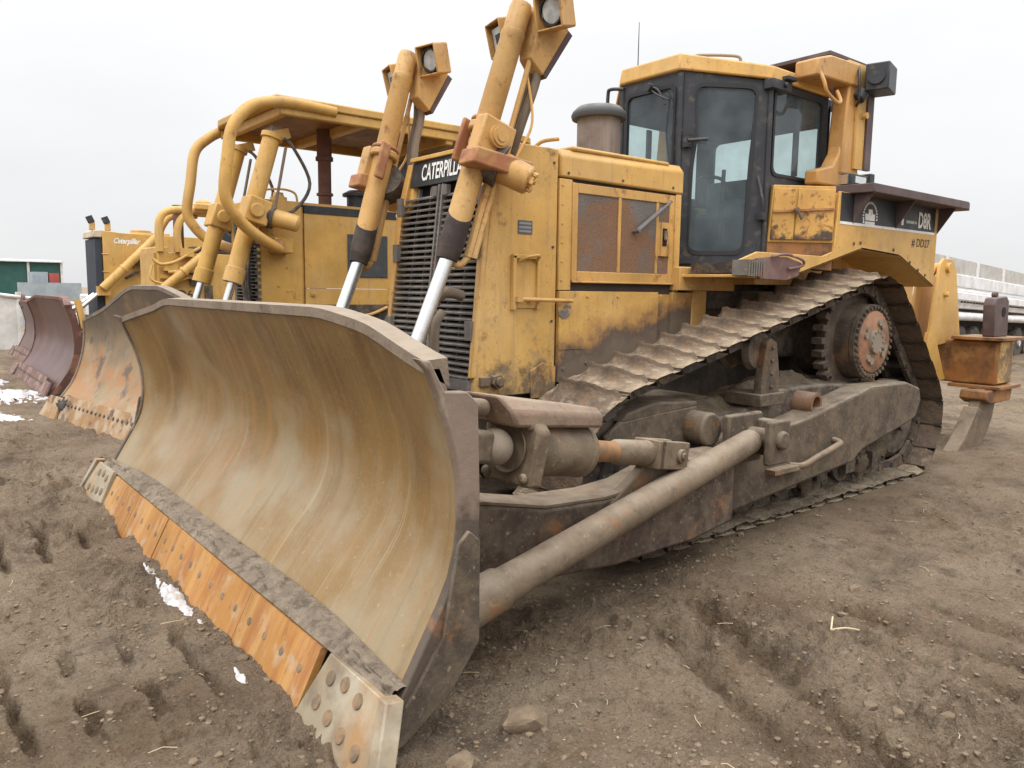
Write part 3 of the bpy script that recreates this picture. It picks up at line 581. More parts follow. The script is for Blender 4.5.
# side door frame with three screens (visible side and mirror)
for s in(1,-1):
    dr=MB()
    def q(x0,x1,z0,z1,y0=.49,y1=.508): dr.b2(x0,x1,y0*s,y1*s,z0,z1)
    q(2.985,3.035,1.545,2.15);q(2.595,2.622,1.61,2.09);q(2.225,2.250,1.61,2.09);q(2.06,2.115,1.545,2.15)
    q(2.115,2.985,2.09,2.15);q(2.115,2.985,1.545,1.61);q(2.115,2.225,1.73,1.96);
    for x in(2.06,3.035): dr.b2(x-.006,x+.006,.505*s,.52*s,1.545,2.15)
    dr.b2(2.06,3.035,.505*s,.52*s,1.537,1.549)
    dro=dr.build('side_door',Y_RUSTY,D,bevel=.004)
    sc=MB();sc.b2(2.10,3.0,.492*s,.50*s,1.59,2.10);sc.build('screen',SCREEN,dro)
    st=MB()
    st.b2(3.04,3.145,.49*s,.512*s,1.49,2.165)
    for k in range(6): st.cyl((3.12,.51*s,1.55+k*.115),(3.12,.518*s,1.55+k*.115),.008,n=6)
    st.build('door_post',Y_MAIN,D,bevel=.004);st=MB();st.b2(2.0,2.052,.49*s,.512*s,1.49,2.16)
    st.build('door_post',Y_MAIN,D,bevel=.004)
    la=MB();la.b2(2.14,2.205,.505*s,.518*s,1.73,1.96);lao=la.build('door_latch',Y_RUSTY,dro,bevel=.003)
    l2=MB();l2.b2(2.15,2.195,.5175*s,.520*s,1.80,1.92);l2.build('latch_recess',DARK,lao)
    l3=MB();l3.cyl((2.17,.52*s,1.90),(2.185,.54*s,1.84),.011,n=8);l3.b2(2.16,2.185,.52*s,.535*s,1.86,1.90);l3.build('latch_lever',ARM,lao)
    lp=MB()
    lp.b2(2.22,3.14,.49*s,.520*s,.92,1.485);lp.b2(2.93,3.14,.52*s,.5235*s,1.12,1.483)
    lp.b2(1.765,2.07,.49*s,.520*s,.95,1.485);lp.b2(2.07,2.22,.47*s,.492*s,.95,1.47)
    for (x,z) in((2.90,1.455),(2.62,1.455),(2.9,1.03),(3.1,1.0),(2.2,1.46),(2.35,1.15),(2.25,1.1)): lp.cyl((x,.52*s,z),(x,.527*s,z),.012,n=6)
    lp.build('belly_panel',Y_BELLY,D,bevel=.006)
    pr=MB();pr.cyl((2.125,.53*s,2.105),(2.47,.535*s,1.885),.010,n=8);pr.cyl((2.22,.53*s,2.045),(2.47,.535*s,1.885),.016,n=8);pr.cyl((2.47,.50*s,1.885),(2.47,.56*s,1.885),.012,n=8);pr.build('gas_strut',mat('strut_grey',(.13,.12,.115),rough=.5,bump=.1),D)
    # belly mud where the track throws it
rr=MB();rr.cyl((3.10,.523,1.37),(3.10,.529,1.37),.055,n=24);rr.build('round_sticker',mat('scuffed_sticker',(.16,.14,.13),[dict(c=YEL,scale=20,lo=.5,hi=.6,amt=.8)],bump=0),D)

# ---- cab base
cb=MB();cb.b2(1.40,2.055,-.555,.555,1.50,1.665);cb.b2(1.86,2.06,-.57,.57,1.50,1.66);cb.b2(.3,1.42,-.74,.74,1.55,1.70);cb.b2(1.70,1.86,-.53,.53,.95,1.5)
for (x,z) in((1.93,1.60),(2.02,1.60),(1.92,1.53)): cb.cyl((x,.565,z),(x,.5735,z),.016,n=12)
cb.build('cab_base',Y_RUSTY,D,bevel=.01)
# ---- cab
cab=MB();cab.b2(.45,1.75,-.25,.25,1.66,1.70);cab.prism([(1.76,.27),(1.34,.73),(.58,.73),(.26,.67),(.26,-.67),(.58,-.73),(1.34,-.73),(1.76,-.27)],'z',1.662,1.72)
cabo=cab.build('cab',BLKPAINT,D)
def rrect(x0,x1,z0,z1,r=.05,n=5,pts=None):
    if pts is None: pts=[(x0,z0),(x1,z0),(x1,z1),(x0,z1)]
    out=[];N=len(pts)
    for i in range(N):
        p=Vector(pts[i]);a=(Vector(pts[i-1])-p);b=(Vector(pts[(i+1)%N])-p);ra=min(r,a.length*.45,b.length*.45)
        s=p+a.normalized()*ra;e=p+b.normalized()*ra
        for k in range(n+1):
            t=k/n;out.append(tuple((1-t)**2*s+2*t*(1-t)*p+t*t*e))
    return out
def cabwall(P0,P1,z0,z1a,z1b,win,name,extra=0,parent=cabo,thick=.035,sep=True,gl=True):
    """wall from plan point P0 to P1 (u from 0 to length) with a rounded window outline win (u,z)"""
    P0=Vector((*P0,0));P1=Vector((*P1,0));L=(P1-P0).length;ux=(P1-P0)/L;n=Vector((ux.y,-ux.x,0))
    if n.dot(P0+P1-Vector((2.1,0,0)))<0: n=-n
    def W(u,z,o=0): return P0+ux*u+n*o+Vector((0,0,z))
    outer=[(0,z0),(L,z0),(L,z1b),(0,z1a)]
    bm=bmesh.new()
    ov=[bm.verts.new(W(u,z)) for u,z in outer];wv=[bm.verts.new(W(u,z)) for u,z in win]
    ed=[bm.edges.new((ov[i],ov[(i+1)%4])) for i in range(4)]+[bm.edges.new((wv[i],wv[(i+1)%len(wv)])) for i in range(len(wv))]
    bmesh.ops.triangle_fill(bm,use_beauty=True,use_dissolve=False,edges=ed)
    # drop faces inside the window
    bm.normal_update()
    r=bmesh.ops.extrude_face_region(bm,geom=bm.faces[:]);
    for v in [g for g in r['geom'] if isinstance(g,bmesh.types.BMVert)]: v.co-=n*thick
    bmesh.ops.recalc_face_normals(bm,faces=bm.faces[:])
    me=bpy.data.meshes.new(name);bm.to_mesh(me);bm.free();me.materials.append(BLKPAINT)
    o=bpy.data.objects.new(name,me);C.objects.link(o);o.parent=parent
    # rubber seal ring and pane
    sl=MB();cx=sum(p[0] for p in win)/len(win);cz=sum(p[1] for p in win)/len(win)
    nn=len(win);
    A=[W(u,z,.006) for u,z in win];
    def shr(u,z,k): 
        d=Vector((u-cx,z-cz));l=d.length;d=d*(1-k/l);return (cx+d.x,cz+d.y)
    inn=[shr(u,z,.018) for u,z in win];outp=[shr(u,z,-.012) for u,z in win]
    vs=[W(u,z,.008) for u,z in outp]+[W(u,z,.008) for u,z in inn]+[W(u,z,-.02) for u,z in inn]+[W(u,z,0.0) for u,z in outp]
    fs=[]
    for i in range(nn):
        j=(i+1)%nn
        for k in range(3): fs.append((k*nn+i,k*nn+j,(k+1)*nn+j,(k+1)*nn+i))
    sl.add(vs,fs);sl.build('window_seal',SEAL,o,smooth=0)
    gp=MB();gp.add([W(u,z,-.010) for u,z in inn],[list(range(nn))]);gp.build('window_pane',GLASS,o,smooth=0)
    return o,W,L
ZB=1.70
A_=(1.78,.29);B_=(1.35,.75);D_=(.58,.75);E_=(.26,.69)
m_=lambda p:(p[0],-p[1])
wl=math.hypot(.43,.46)
cabwall(m_(A_),A_,ZB,3.08,3.08,rrect(.05,.53,2.38,2.99,.06),'windshield_wall')
for f in(lambda p:p,m_):
    w,Wd,L=cabwall(f(A_),f(B_),ZB,3.08,2.99,rrect(0,0,0,0,.07,pts=[(.09,1.775),(.485,1.775),(.52,2.5),(.54,2.955),(.105,2.985),(.12,2.62),(.09,2.42)]),'door')
    hd=MB();p=Wd(.07,2.60,.03);hd.cyl(Wd(.06,2.58,0),Wd(.06,2.58,.05),.03,n=14);hd.cyl(Wd(.06,2.58,.05),Wd(.20,2.585,.06),.012,n=8);hd.box(Wd(.055,2.58,.02),(.05,.05,.09));hd.build('door_handle',BLKPAINT,w)
    hd=MB();hd.tube([Wd(.565,2.32,.02),Wd(.60,2.15,.06),Wd(.60,2.05,.05)],.010,n=8);hd.box(Wd(.60,2.04,.03),(.05,.05,.05));hd.build('door_stop',BLKPAINT,w)
    cabwall(f(B_),f(D_),ZB,2.99,2.99,rrect(.05,.70,2.345,2.955,.07),'side_wall')
    sm=MB();P=Vector((*f(B_),0));sm.cyl(P+Vector((.0,0,1.72)),P+Vector((0,0,2.97)),.02,n=10);sm.build('corner_post',BLKPAINT,cabo)
    sm=MB();P=Vector((*f(A_),0));sm.cyl(P+Vector((0,0,1.72)),P+Vector((0,0,3.06)),.022,n=10);sm.build('corner_post',BLKPAINT,cabo)
    bar=MB();yy=.73 if f(B_)[1]>0 else -.73;bar.b2(.93,.985,yy-.015,yy+.005,2.37,2.92);bar.build('sliding_window_frame',BLKPAINT,cabo)
cabwall(D_,E_,ZB,2.99,2.99,rrect(.04,.28,2.30,2.94,.05),'quarter_wall')
cabwall(m_(D_),m_(E_),ZB,2.99,2.99,rrect(.04,.28,2.30,2.94,.05),'quarter_wall')
cabwall(E_,m_(E_),ZB,2.99,2.99,rrect(.14,1.24,2.05,2.86,.07),'rear_wall')
hl=MB();hl.b2(.34,1.40,-.66,.66,2.91,2.97);hl.b2(1.40,1.72,-.28,.28,2.86,3.04);hl.build('headliner',DARK,cabo);
for yy in(-.62,.0):
    pp=MB();pp.b2(.30,.36,yy-.05,yy+.05,1.75,2.8);pp.build('inner_pillar',DARK,cabo)
# interior
se=MB();se.b2(.72,1.16,-.24,.24,1.80,2.12);se.b2(.62,.80,-.22,.22,2.1,2.42);se.b2(.8,1.2,.27,.36,2.05,2.22);se.b2(.8,1.2,-.36,-.27,2.05,2.22);se.build('operator_seat',SEATM,cabo,bevel=.04)
co=MB();co.b2(1.45,1.66,-.2,.2,1.75,2.2);co.tube([(1.36,.36,1.75),(1.34,.36,2.2),(1.30,.34,2.42)],.016);co.tube([(1.2,.30,2.2),(1.24,.30,2.34),(1.30,.24,2.38),(1.30,.12,2.38),(1.24,.06,2.34),(1.2,.06,2.2)],.014);co.tube([(1.3,-.34,1.75),(1.28,-.34,2.1),(1.22,-.3,2.3)],.016);co.build('controls',BLKPAINT,cabo,bevel=0)
# mirrors' tube, wipers, cab top bits
wi=MB();wi.tube([(1.82,.05,3.0),(1.83,.12,2.96),(1.83,.19,2.85)],.008);wi.tube([(1.82,.0,3.01),(1.84,.12,2.93),(1.83,.22,2.88)],.006);wi.cyl((1.80,.03,3.0),(1.86,.03,3.0),.03,n=12);wi.tube([(1.82,.22,2.9),(1.82,.2,2.65),(1.82,.24,2.42)],.007);wi.build('wiper',BLKPAINT,cabo)
mi=MB();mi.tube([(1.79,-.27,3.05),(1.83,-.37,3.06),(1.83,-.40,3.02),(1.83,-.40,2.78)],.014,n=8);mi.build('mirror_arm',BLKPAINT,cabo)
rf=MB()
def roofring(z,o): return [(1.80+o,.285+o*.5,z[0]),(1.36+o*.7,.77+o,z[1]),(.60,.77+o,z[1]),(.42-o,.62+o,z[1]),(.42-o,-.62-o,z[1]),(.60,-.77-o,z[1]),(1.36+o*.7,-.77-o,z[1]),(1.80+o,-.285-o*.5,z[0])]
rf.hull(roofring((3.085,2.995),.012),roofring((3.20,3.09),.0));rf.hull([(x,y*.985,z) for x,y,z in roofring((3.20,3.09),-.006)],roofring((3.225,3.14),-.12))
rf.build('roof',Y_MAIN,cabo,bevel=.012)
rh=MB();rh.tube([(1.66,.30,3.16),(1.655,.31,3.20),(1.60,.36,3.205),(1.50,.46,3.20),(1.44,.53,3.185),(1.43,.54,3.14)],.011,n=8);rh.build('roof_handle',mat('worn_handle',(.32,.24,.17),rough=.6,bump=.1),cabo)
an=MB();an.cyl((1.55,-.35,3.1),(1.55,-.35,3.62),.006,.003,n=6);an.build('antenna',BLKPAINT,cabo)
bt=MB();bt.b2(1.16,1.40,.72,.80,2.93,3.0);bt.cyl((1.25,.80,2.97),(1.25,.82,2.97),.02,n=10);bt.box((1.2,.78,3.02),(.12,.10,.03));bt.build('door_light',BLKPAINT,cabo,bevel=.006)
# ---- ROPS
rp=MB()
for s in(1,-1):
    rp.hull([(.66,.80*s,2.40),(.40,.80*s,2.40),(.40,.93*s,2.40),(.66,.93*s,2.40)],[(.60,.80*s,3.08),(.38,.80*s,3.08),(.38,.93*s,3.08),(.60,.93*s,3.08)])
    # flared foot
    rp.prism([(.95,2.30),(.36,2.30),(.36,2.42),(.40,2.6),(.60,2.75),(.655,2.56),(.74,2.45),(.95,2.40)],'y',.805*s,.915*s)
rp.b2(.36,.62,-.93,.93,3.06,3.24)
for s in(1,-1):
    rp.prism([(1.08,3.045),(.40,3.055),(.40,3.225),(.90,3.215),(1.08,3.165)],'y',.76*s,.945*s)
rp.build('rops_frame',Y_ROPS,D,bevel=.014)
rt=MB();rt.b2(.30,.85,-.9,.9,3.24,3.265);rt.b2(.28,.37,.935,.965,2.45,3.24);rt.build('rops_top_plate',DECK,D)
rt=MB();rt.b2(.375,.50,.932,.95,2.45,3.22);rt.cyl((.42,.95,2.85),(.42,.99,2.85),.025,n=10);rt.build('rops_side_plate',Y_MAIN,D)
rh=MB();rh.tube([(1.03,.935,3.07),(1.03,.97,3.0),(1.0,.98,2.93),(.86,.98,2.88),(.80,.975,2.90),(.79,.935,2.98)],.014,n=8);rh.build('grab_handle',Y_ROPS,D)
wl_=MB();wl_.box((.37,1.05,3.11),(.26,.17,.20),Matrix.Rotation(.25,3,'Z'));wl_.cyl((.47,.97,3.02),(.51,.95,2.96),.05,n=14);wlo=wl_.build('rear_work_lamp',BLKPAINT,D,bevel=.01)
l=MB();l.cyl((.50,1.08,3.11),(.515,1.085,3.11),.06,n=20);l.tube([(.50,.94,3.2),(.56,.98,3.1),(.55,.98,2.95),(.5,.94,2.92)],.01);l.build('lamp_bracket',BLKPAINT,wlo)
# ---- battery box doors between cab and tank
bb=MB();Pa=Vector((1.33,.77,0));Pb=Vector((.90,1.04,0));bx=(Pb-Pa).normalized();bn=Vector((-bx.y,bx.x,0));
if bn.y<0: bn=-bn
def BW(u,z,o=0): return Pa+bx*u+bn*o+Vector((0,0,z))
Lb=(Pb-Pa).length
bb.hull([BW(0,1.86),BW(Lb,1.86),BW(Lb,2.27),BW(.03,2.27)],[BW(0,1.86,-.3),BW(Lb,1.86,-.3),BW(Lb,2.27,-.3),BW(.03,2.27,-.3)])
bbo=bb.build('battery_box',Y_SIDE,D,bevel=.006)
for u0,u1 in((.015,.19),(.197,Lb-.015)):
    b2=MB();b2.hull([BW(u0,1.88,.003),BW(u1,1.88,.003),BW(u1,2.245,.003),BW(u0+.02,2.245,.003)],[BW(u0,1.88,.015),BW(u1,1.88,.015),BW(u1,2.245,.015),BW(u0+.02,2.245,.015)]);b2.build('box_door',Y_BOX,bbo,bevel=.003)
b3=MB();b3.hull([BW(.02,2.07,.016),BW(Lb,2.10,.016),BW(Lb,2.115,.016),BW(.02,2.085,.016)],[BW(.02,2.07,.03),BW(Lb,2.10,.03),BW(Lb,2.115,.03),BW(.02,2.085,.03)]);b3.build('hinge_bar',CLAMP,bbo)
b4=MB();b4.hull([BW(.0,1.70,.0),BW(Lb,1.66,.0),BW(Lb,1.86,-.01),BW(0,1.86,-.01)],[BW(0,1.70,-.2),BW(Lb,1.66,-.2),BW(Lb,1.86,-.2),BW(0,1.86,-.2)]);b4.build('box_base',Y_RIP,D)
b5=MB();b5.cyl(BW(.19,2.09,.03),BW(.19,2.09,.06),.018,n=8);b5.cyl(BW(.19,2.09,.055),BW(.23,2.02,.055),.010,n=8);b5.cyl(BW(.05,1.97,.015),BW(.05,1.97,.03),.014,n=8);b5.build('box_latch',ARM,bbo)
# ---- fender and tank
for s in(1,-1):
    fe=MB()
    fe.prism([(2.06,1.70),(2.03,1.59),(1.50,1.59),(.50,1.83),(-.13,1.80),(-.80,1.56),(-.80,2.22),(.86,2.24),(.90,1.80),(1.05,1.76),(1.86,1.76)],'y',1.05*s,1.03*s)
    fe.hull([(1.50,1.05*s,1.59),(.50,1.05*s,1.83),(.50,1.05*s,1.845),(1.50,1.05*s,1.605)],[(1.50,.55*s,1.59),(.50,.55*s,1.80),(.50,.55*s,1.815),(1.50,.55*s,1.605)])
    fe.hull([(.50,1.05*s,1.83),(-.13,1.05*s,1.80),(-.13,1.05*s,1.82),(.50,1.05*s,1.85)],[(.50,.55*s,1.83),(-.13,.55*s,1.80),(-.13,.55*s,1.82),(.50,.55*s,1.85)])
    fe.hull([(-.13,1.05*s,1.80),(-.80,1.05*s,1.56),(-.80,1.05*s,1.58),(-.13,1.05*s,1.82)],[(-.13,.55*s,1.80),(-.80,.55*s,1.56),(-.80,.55*s,1.58),(-.13,.55*s,1.82)])
    fe.hull([(2.03,1.05*s,1.59),(1.50,1.05*s,1.59),(1.50,1.05*s,1.61),(2.03,1.05*s,1.61)],[(2.03,.55*s,1.59),(1.50,.55*s,1.59),(1.50,.55*s,1.61),(2.03,.55*s,1.61)])
    feo=fe.build('fender',Y_RUSTY if s<0 else Y_MAIN,D,bevel=.004)
    ta=MB();ta.b2(-.78,.86,.35*s,1.029*s,1.86,2.23);ta.build('fuel_tank',Y_MAIN,D,bevel=.01)
    us=MB();us.b2(1.40,1.98,.60*s,1.02*s,1.62,1.69);us.build('running_board',GRIME and DGREASE,D)
    for (x,z) in ((-.32,1.76),(-.48,1.70),(-.62,1.66),(.62,1.87),(.52,1.88),(-.02,1.85)):
        bo=MB();bo.cyl((x,1.05*s,z),(x,1.056*s,z),.013,n=8);bo.build('fender_bolt',RUST and ARMDK,feo)
    if s>0:
        rs=MB()
        dc=MB();dc.b2(-.74,.84,1.050,1.0525,2.025,2.235);dco=dc.build('decal_band',BLKDECAL,feo)
        ds=MB();ds.b2(-.74,.84,1.050,1.0535,2.005,2.025);ds.build('decal_stripe',WHITE,feo)
        O=lambda x,z,e=.001:(x,1.0525+e,z)
        text('D8R','model_lettering',WHITE,dco,O(-.42,2.045),(-1,0,0),(0,0,1),.135,.235,bold=.03)
        text('SERIES II','series_lettering',WHITE,dco,O(-.20,2.075),(-1,0,0),(0,0,1),.022,.185,bold=.03)
        lg=MB();lg.b2(-.155,-.12,1.0525,1.0545,2.055,2.105);lg.build('small_logo',WHITE,dco)
        text('# DD27','unit_number',BLKLET,feo,(-.33,1.0505,1.885),(-1,0,0),(0,0,1),.075,.33,bold=.004)
        # round company emblem: arch of lettering round a small dozer silhouette
        em=MB();cx,cz=.40,2.085
        for k in range(17):
            a=math.radians(-10+200*k/16);r=.105
            em.box((cx-r*math.cos(a),1.0535,cz+r*math.sin(a)),(.013,.002,.020),Matrix.Rotation(PI/2-a,3,'Y') )
        em.prism([(cx+.07,cz-.03),(cx+.08,cz+.02),(cx+.03,cz+.02),(cx+.03,cz+.055),(cx-.03,cz+.055),(cx-.04,cz+.02),(cx-.075,cz+.02),(cx-.07,cz-.03)],'y',1.0525,1.0545)
        em.prism([(cx+.11,cz-.055),(cx+.10,cz-.005),(cx+.085,cz-.055)],'y',1.0525,1.0545)
        em.b2(cx-.075,cx+.075,1.0525,1.0545,cz-.06,cz-.038);em.b2(cx-.10,cx+.10,1.0525,1.0545,cz-.078,cz-.068)
        em.build('company_emblem',WHITE,dco)
dk=MB();
for s in(1,-1): dk.hull([(.76,.80*s,2.235),(.70,1.22*s,2.235),(-.92,1.24*s,2.225),(-1.05,1.20*s,2.225),(-1.05,.80*s,2.225)],[(.76,.80*s,2.30),(.70,1.22*s,2.30),(-.92,1.24*s,2.29),(-1.05,1.20*s,2.29),(-1.05,.80*s,2.29)])
dk.b2(-1.0,.35,-.8,.8,2.235,2.29)
dko=dk.build('rear_deck',DECK,D,bevel=.005)
for s in(1,-1):
    for x in(.66,-.02,-.78):
        b=MB();b.prism([(1.056*s,2.234),(1.20*s,2.234),(1.056*s,2.02)],'x',x,x-.012);b.build('deck_bracket',DECK,D)
wl2=MB();wl2.b2(.36,.62,.86,1.0,2.30,2.40);wl2.b2(.30,.36,.84,1.02,2.30,2.42);w2=wl2.build('deck_lamp',BLKPAINT,D,bevel=.008)
l=MB();l.b2(.62,.64,.88,.98,2.32,2.39);l.b2(.42,.58,1.0,1.012,2.33,2.38);l.build('lamp_lens',CHROME,w2)
tk=MB();tk.b2(-.75,.0,-.55,.55,1.55,2.25);tk.build('rear_housing',Y_RUSTY,D,bevel=.02)
# step pod: ribbed grey tread and maroon plate
sp_=MB();sp_.b2(1.92,2.10,1.03,1.14,1.60,1.69);
for k in range(7): sp_.b2(1.925+.026*k,1.935+.026*k,1.02,1.15,1.595,1.70)
sp_.build('step_tread',steel('grey_tread',(.20,.19,.18),.08,.5),D)
sg=MB();sg.b2(1.90,2.13,1.055,1.075,1.585,1.715)
sg.build('step_guard',PURPLE,D) if False else None
mp=MB();mp.prism([(1.89,1.715),(1.86,1.585),(1.55,1.578),(1.40,1.61),(1.36,1.70),(1.55,1.735),(1.75,1.73)],'y',1.052,1.075);mp.tube([(1.75,1.09,1.73),(1.60,1.10,1.75),(1.40,1.10,1.72),(1.38,1.09,1.68),(1.55,1.09,1.655)],.010,n=8);mp.build('maroon_step_plate',PURPLE,D,bevel=.004)

# ---- exhaust precleaner
ex=MB();ex.rev([(0,.155),(.34,.155)],(2.32,.0,2.36),(2.32,.0,2.70),32);ex.build('air_precleaner',STACK,D)
ex=MB();ex.rev([(0,.16),(0,.192),(.025,.20),(.05,.19),(.085,.155),(.10,.09),(.105,.02)],(2.32,0,2.70),(2.32,0,3.0),36);ex.build('precleaner_cap',mat('precleaner_cap_dark',(.05,.05,.05),[dict(c=(.2,.19,.175),scale=8,lo=.3,hi=.6,up=(.5,.9),amt=.8)],rough=.6,bump=.2),D)
ex=MB();ex.cyl((2.50,-.25,2.36),(2.50,-.25,2.5),.06,n=20);ex.build('intake_stub',STACK,D)

# ---- lift cylinders (near and far)
for s in(1,-1):
    T0=Vector((3.535,.60*s,3.05));T1=Vector((3.965,.515*s,1.66));T2=Vector((4.25,.50*s,.98))
    ax=(T1-T0).normalized()
    lc=MB();lc.rev([(0,.058),(.03,.063),(.16,.063),(.165,.068),(.20,.068),(.205,.065),(1.20,.067),(1.34,.067)],T0,T1,28)
    lo=lc.build('lift_cylinder',Y_CYL,D)
    bt=MB();k=(T1-T0).length
    # dark sooty wiper end, diagonal upper edge
    R=[];n=28;u=ax.orthogonal().normalized();w=ax.cross(u)
    ys=Vector((0,1,0));
    def ring(t,r,sk=0): return [T0+ax*(t+sk*(math.cos(2*PI*i/n+ph)))+(u*math.cos(2*PI*i/n)+w*math.sin(2*PI*i/n))*r for i in range(n)]
    view=Vector((-.45,-.85,0)) ;ph=-math.atan2(w.dot(view),u.dot(view))
    for a,b in(((k-.25,.0695,-.055),(k-.11,.071,0)),((k-.11,.071,0),(k-.05,.069,0)),((k-.05,.069,0),(k+.012,.058,0))): bt.hull(ring(a[0],a[1],a[2]),ring(b[0],b[1],b[2]))
    bt.build('rod_boot',BOOT,lo)
    rd=MB();rd.cyl(T1,T2,.040,n=24);rd.build('piston_rod',CHROME,lo)
    re_=MB();re_.cyl(T2+Vector((0,-.07,0)),T2+Vector((0,.07,0)),.09,n=20);re_.b2(4.2,4.74,.42*s,.46*s,.75,1.08);re_.b2(4.2,4.74,.54*s,.58*s,.75,1.08);re_.build('rod_eye_bracket',ARM,lo,bevel=.01)
    # trunnion yoke clamp
    Yc=T0+ax*.80
    rm=Matrix((ax.cross(ys).normalized(),ys,-ax)).transposed()
    yk=MB()
    f0=ax.cross(ys).normalized()
    if f0.x<0:f0=-f0
    def YP(a,b,c): return Yc+f0*a+ys*(b*s)+ax*c
    yk.hull([YP(.10,.03,-.11),YP(.10,.13,-.11),YP(-.12,.13,-.11),YP(-.12,.03,-.11)],[YP(.10,.03,.12),YP(.10,.13,.12),YP(-.12,.13,.12),YP(-.12,.03,.12)])
    yk.rev([(0,.092),(.05,.092)],Yc-ax*.10,Yc-ax*.04,28);
    yko=yk.build('yoke_block',Y_CYL,D,bevel=.012)
    cpk=MB();cpk.rev([(0,.062),(.022,.062),(.022,.05),(.034,.05),(.034,.03),(.04,.03)],YP(-.01,.13,-.02),YP(-.01,.175,-.02),24);cpk.build('yoke_pin_cap',Y_CYL,yko)
    kk=MB();kk.hull([YP(.12,.02,.09),YP(.12,.17,.09),YP(-.26,.17,.02),YP(-.26,.02,.02)],[YP(.12,.02,.18),YP(.12,.17,.18),YP(-.26,.17,.13),YP(-.26,.02,.13)])
    kk.hull([YP(.09,-.12,-.13),YP(.09,-.095,-.13),YP(.02,-.095,-.13),YP(.02,-.12,-.13)],[YP(.09,-.12,.12),YP(.09,-.095,.12),YP(.02,-.095,.12),YP(.02,-.12,.12)])
    kk.rev([(0,.09),(.03,.09)],Yc-ax*.13,Yc-ax*.10,24)
    kk.build('yoke_clamp',CLAMP,yko,bevel=.012)
    pod=MB();p0=Vector((3.74,.56*s,2.20));p1=Vector((3.52,.78*s,2.05));pod.rev([(0,.09),(.17,.084),(.26,.08),(.27,.07)],p0,p1,26);a=(p1-p0).normalized()
    pod.build('yoke_shaft_pod',Y_CYL,D)
    pd=MB();e=p0+a*.272;u2=a.orthogonal().normalized();w2_=a.cross(u2);pd.cyl(e-a*.005,e+a*.016,.05,n=8)
    for i in range(6):
        q_=e+(u2*math.cos(i*PI/3)+w2_*math.sin(i*PI/3))*.05;pd.cyl(q_,q_+a*.024,.013,n=6)
    pd.build('pod_cap_bolts',Y_RUSTY,D)
    gk=MB();gk.rev([(0,.115),(.12,.125)],p0-a*.02,p0+a*.10,22);gk.build('pod_seal',DGREASE,D)
    # hydraulic line clipped behind the barrel
    tb=MB();tb.cyl(YP(-.12,.05,-.70),YP(-.13,.06,.62),.016,n=8);tb.cyl(YP(-.10,.03,.15),YP(-.11,.03,.62),.028,n=8);tb.tube([YP(-.11,.03,.62),YP(-.07,.02,.68),YP(-.03,.0,.66)],.02);tb.build('hydraulic_line',Y_CYL,lo)
    hs=MB();
    for j,dy in enumerate((0,.05)):
        hs.tube([YP(-.15,.02+dy,-.66),YP(-.20,.0+dy,-.45),YP(-.20,-.02+dy,-.20),YP(-.24,-.08+dy,-.02),YP(-.36,-.20+dy,.0),YP(-.5,-.26+dy,.10)],.026,n=10)
    hs.build('hydraulic_hose',HOSE2,lo)
    th=MB();th.tube([YP(-.13,.05,-.45),YP(-.22,.10,-.2),YP(-.17,.12,.05),YP(-.3,.05,.15)],.008,n=6);th.build('wiring',Y_RUSTY,lo)
    # head of the cylinder: gusset box with two work lamps
    hd=MB();hz=lambda a,b,c:T0+f0*a+ys*b+ax*c
    hd.hull([hz(-.06,-.10*1,-.02),hz(-.06,.13,-.02),hz(-.10,.08,.27),hz(-.10,-.02,.27)],[hz(-.25,-.10,.05),hz(-.25,.15,.05),hz(-.20,.10,.33),hz(-.20,-.02,.33)])
    hdo=hd.build('lamp_gusset',Y_CYL,lo,bevel=.006)
    gp=MB();gp.hull([hz(-.255,-.08,.05),hz(-.255,.14,.05),hz(-.205,.09,.32),hz(-.205,.0,.32)],[hz(-.29,-.08,.06),hz(-.29,.14,.06),hz(-.235,.09,.33),hz(-.235,.0,.33)]);gp.build('gusset_back',DECK,hdo)
    for side_ in(1,-1):
        cc=T0+Vector((-.08 if side_>0 else -.02,.18*side_,-.06 if side_>0 else -.13))
        Rr=Matrix.Rotation(math.radians(12*side_),3,'Z')@Matrix.Rotation(math.radians(14),3,'Y')
        lb=MB()
        def LB(c,d,m=0): lb.box(cc+Rr@Vector(c),d,Rr,m)
        LB((-.06,0,0),(.02,.17,.18));LB((0,.083,0),(.13,.012,.18));LB((0,-.083,0),(.13,.012,.18));LB((0,0,.09),(.13,.17,.010));LB((0,0,-.09),(.13,.17,.010))
        lbo=lb.build('work_lamp',Y_CYL,lo,bevel=.004)
        le=MB()
        if side_>0: le.rev([(0,.02),(.03,.055),(.05,.065),(.06,.065),(.063,.0)],cc+Rr@Vector((-.04,0,0)),cc+Rr@Vector((.04,0,0)),20)
        else: le.box(cc+Rr@Vector((.02,0,0)),(.03,.13,.125),Rr)
        le.build('lamp_lens',LENS,lbo)
        rg_=MB()
        if side_>0: rg_.rev([(0,.066),(0,.076),(.02,.076),(.02,.066)],cc+Rr@Vector((.012,0,0)),cc+Rr@Vector((.04,0,0)),20,cap=False)
        else: rg_.box(cc+Rr@Vector((.038,0,0)),(.008,.05,.05),Rr)
        rg_.build('lamp_ring',BLKPAINT,lbo)
# hoses in front of the grille
hs=MB();hs.tube([(3.93,.37,1.42),(3.97,.36,1.36),(3.95,.34,1.15),(3.92,.30,.95),(3.9,.26,.75)],.025);hs.tube([(3.93,.41,1.36),(3.98,.42,1.28),(3.97,.40,1.08),(3.92,.38,.8)],.025);hs.tube([(3.80,.42,1.45),(3.9,.42,1.47),(3.94,.39,1.44)],.03);hs.build('front_hose',HOSE2,D)

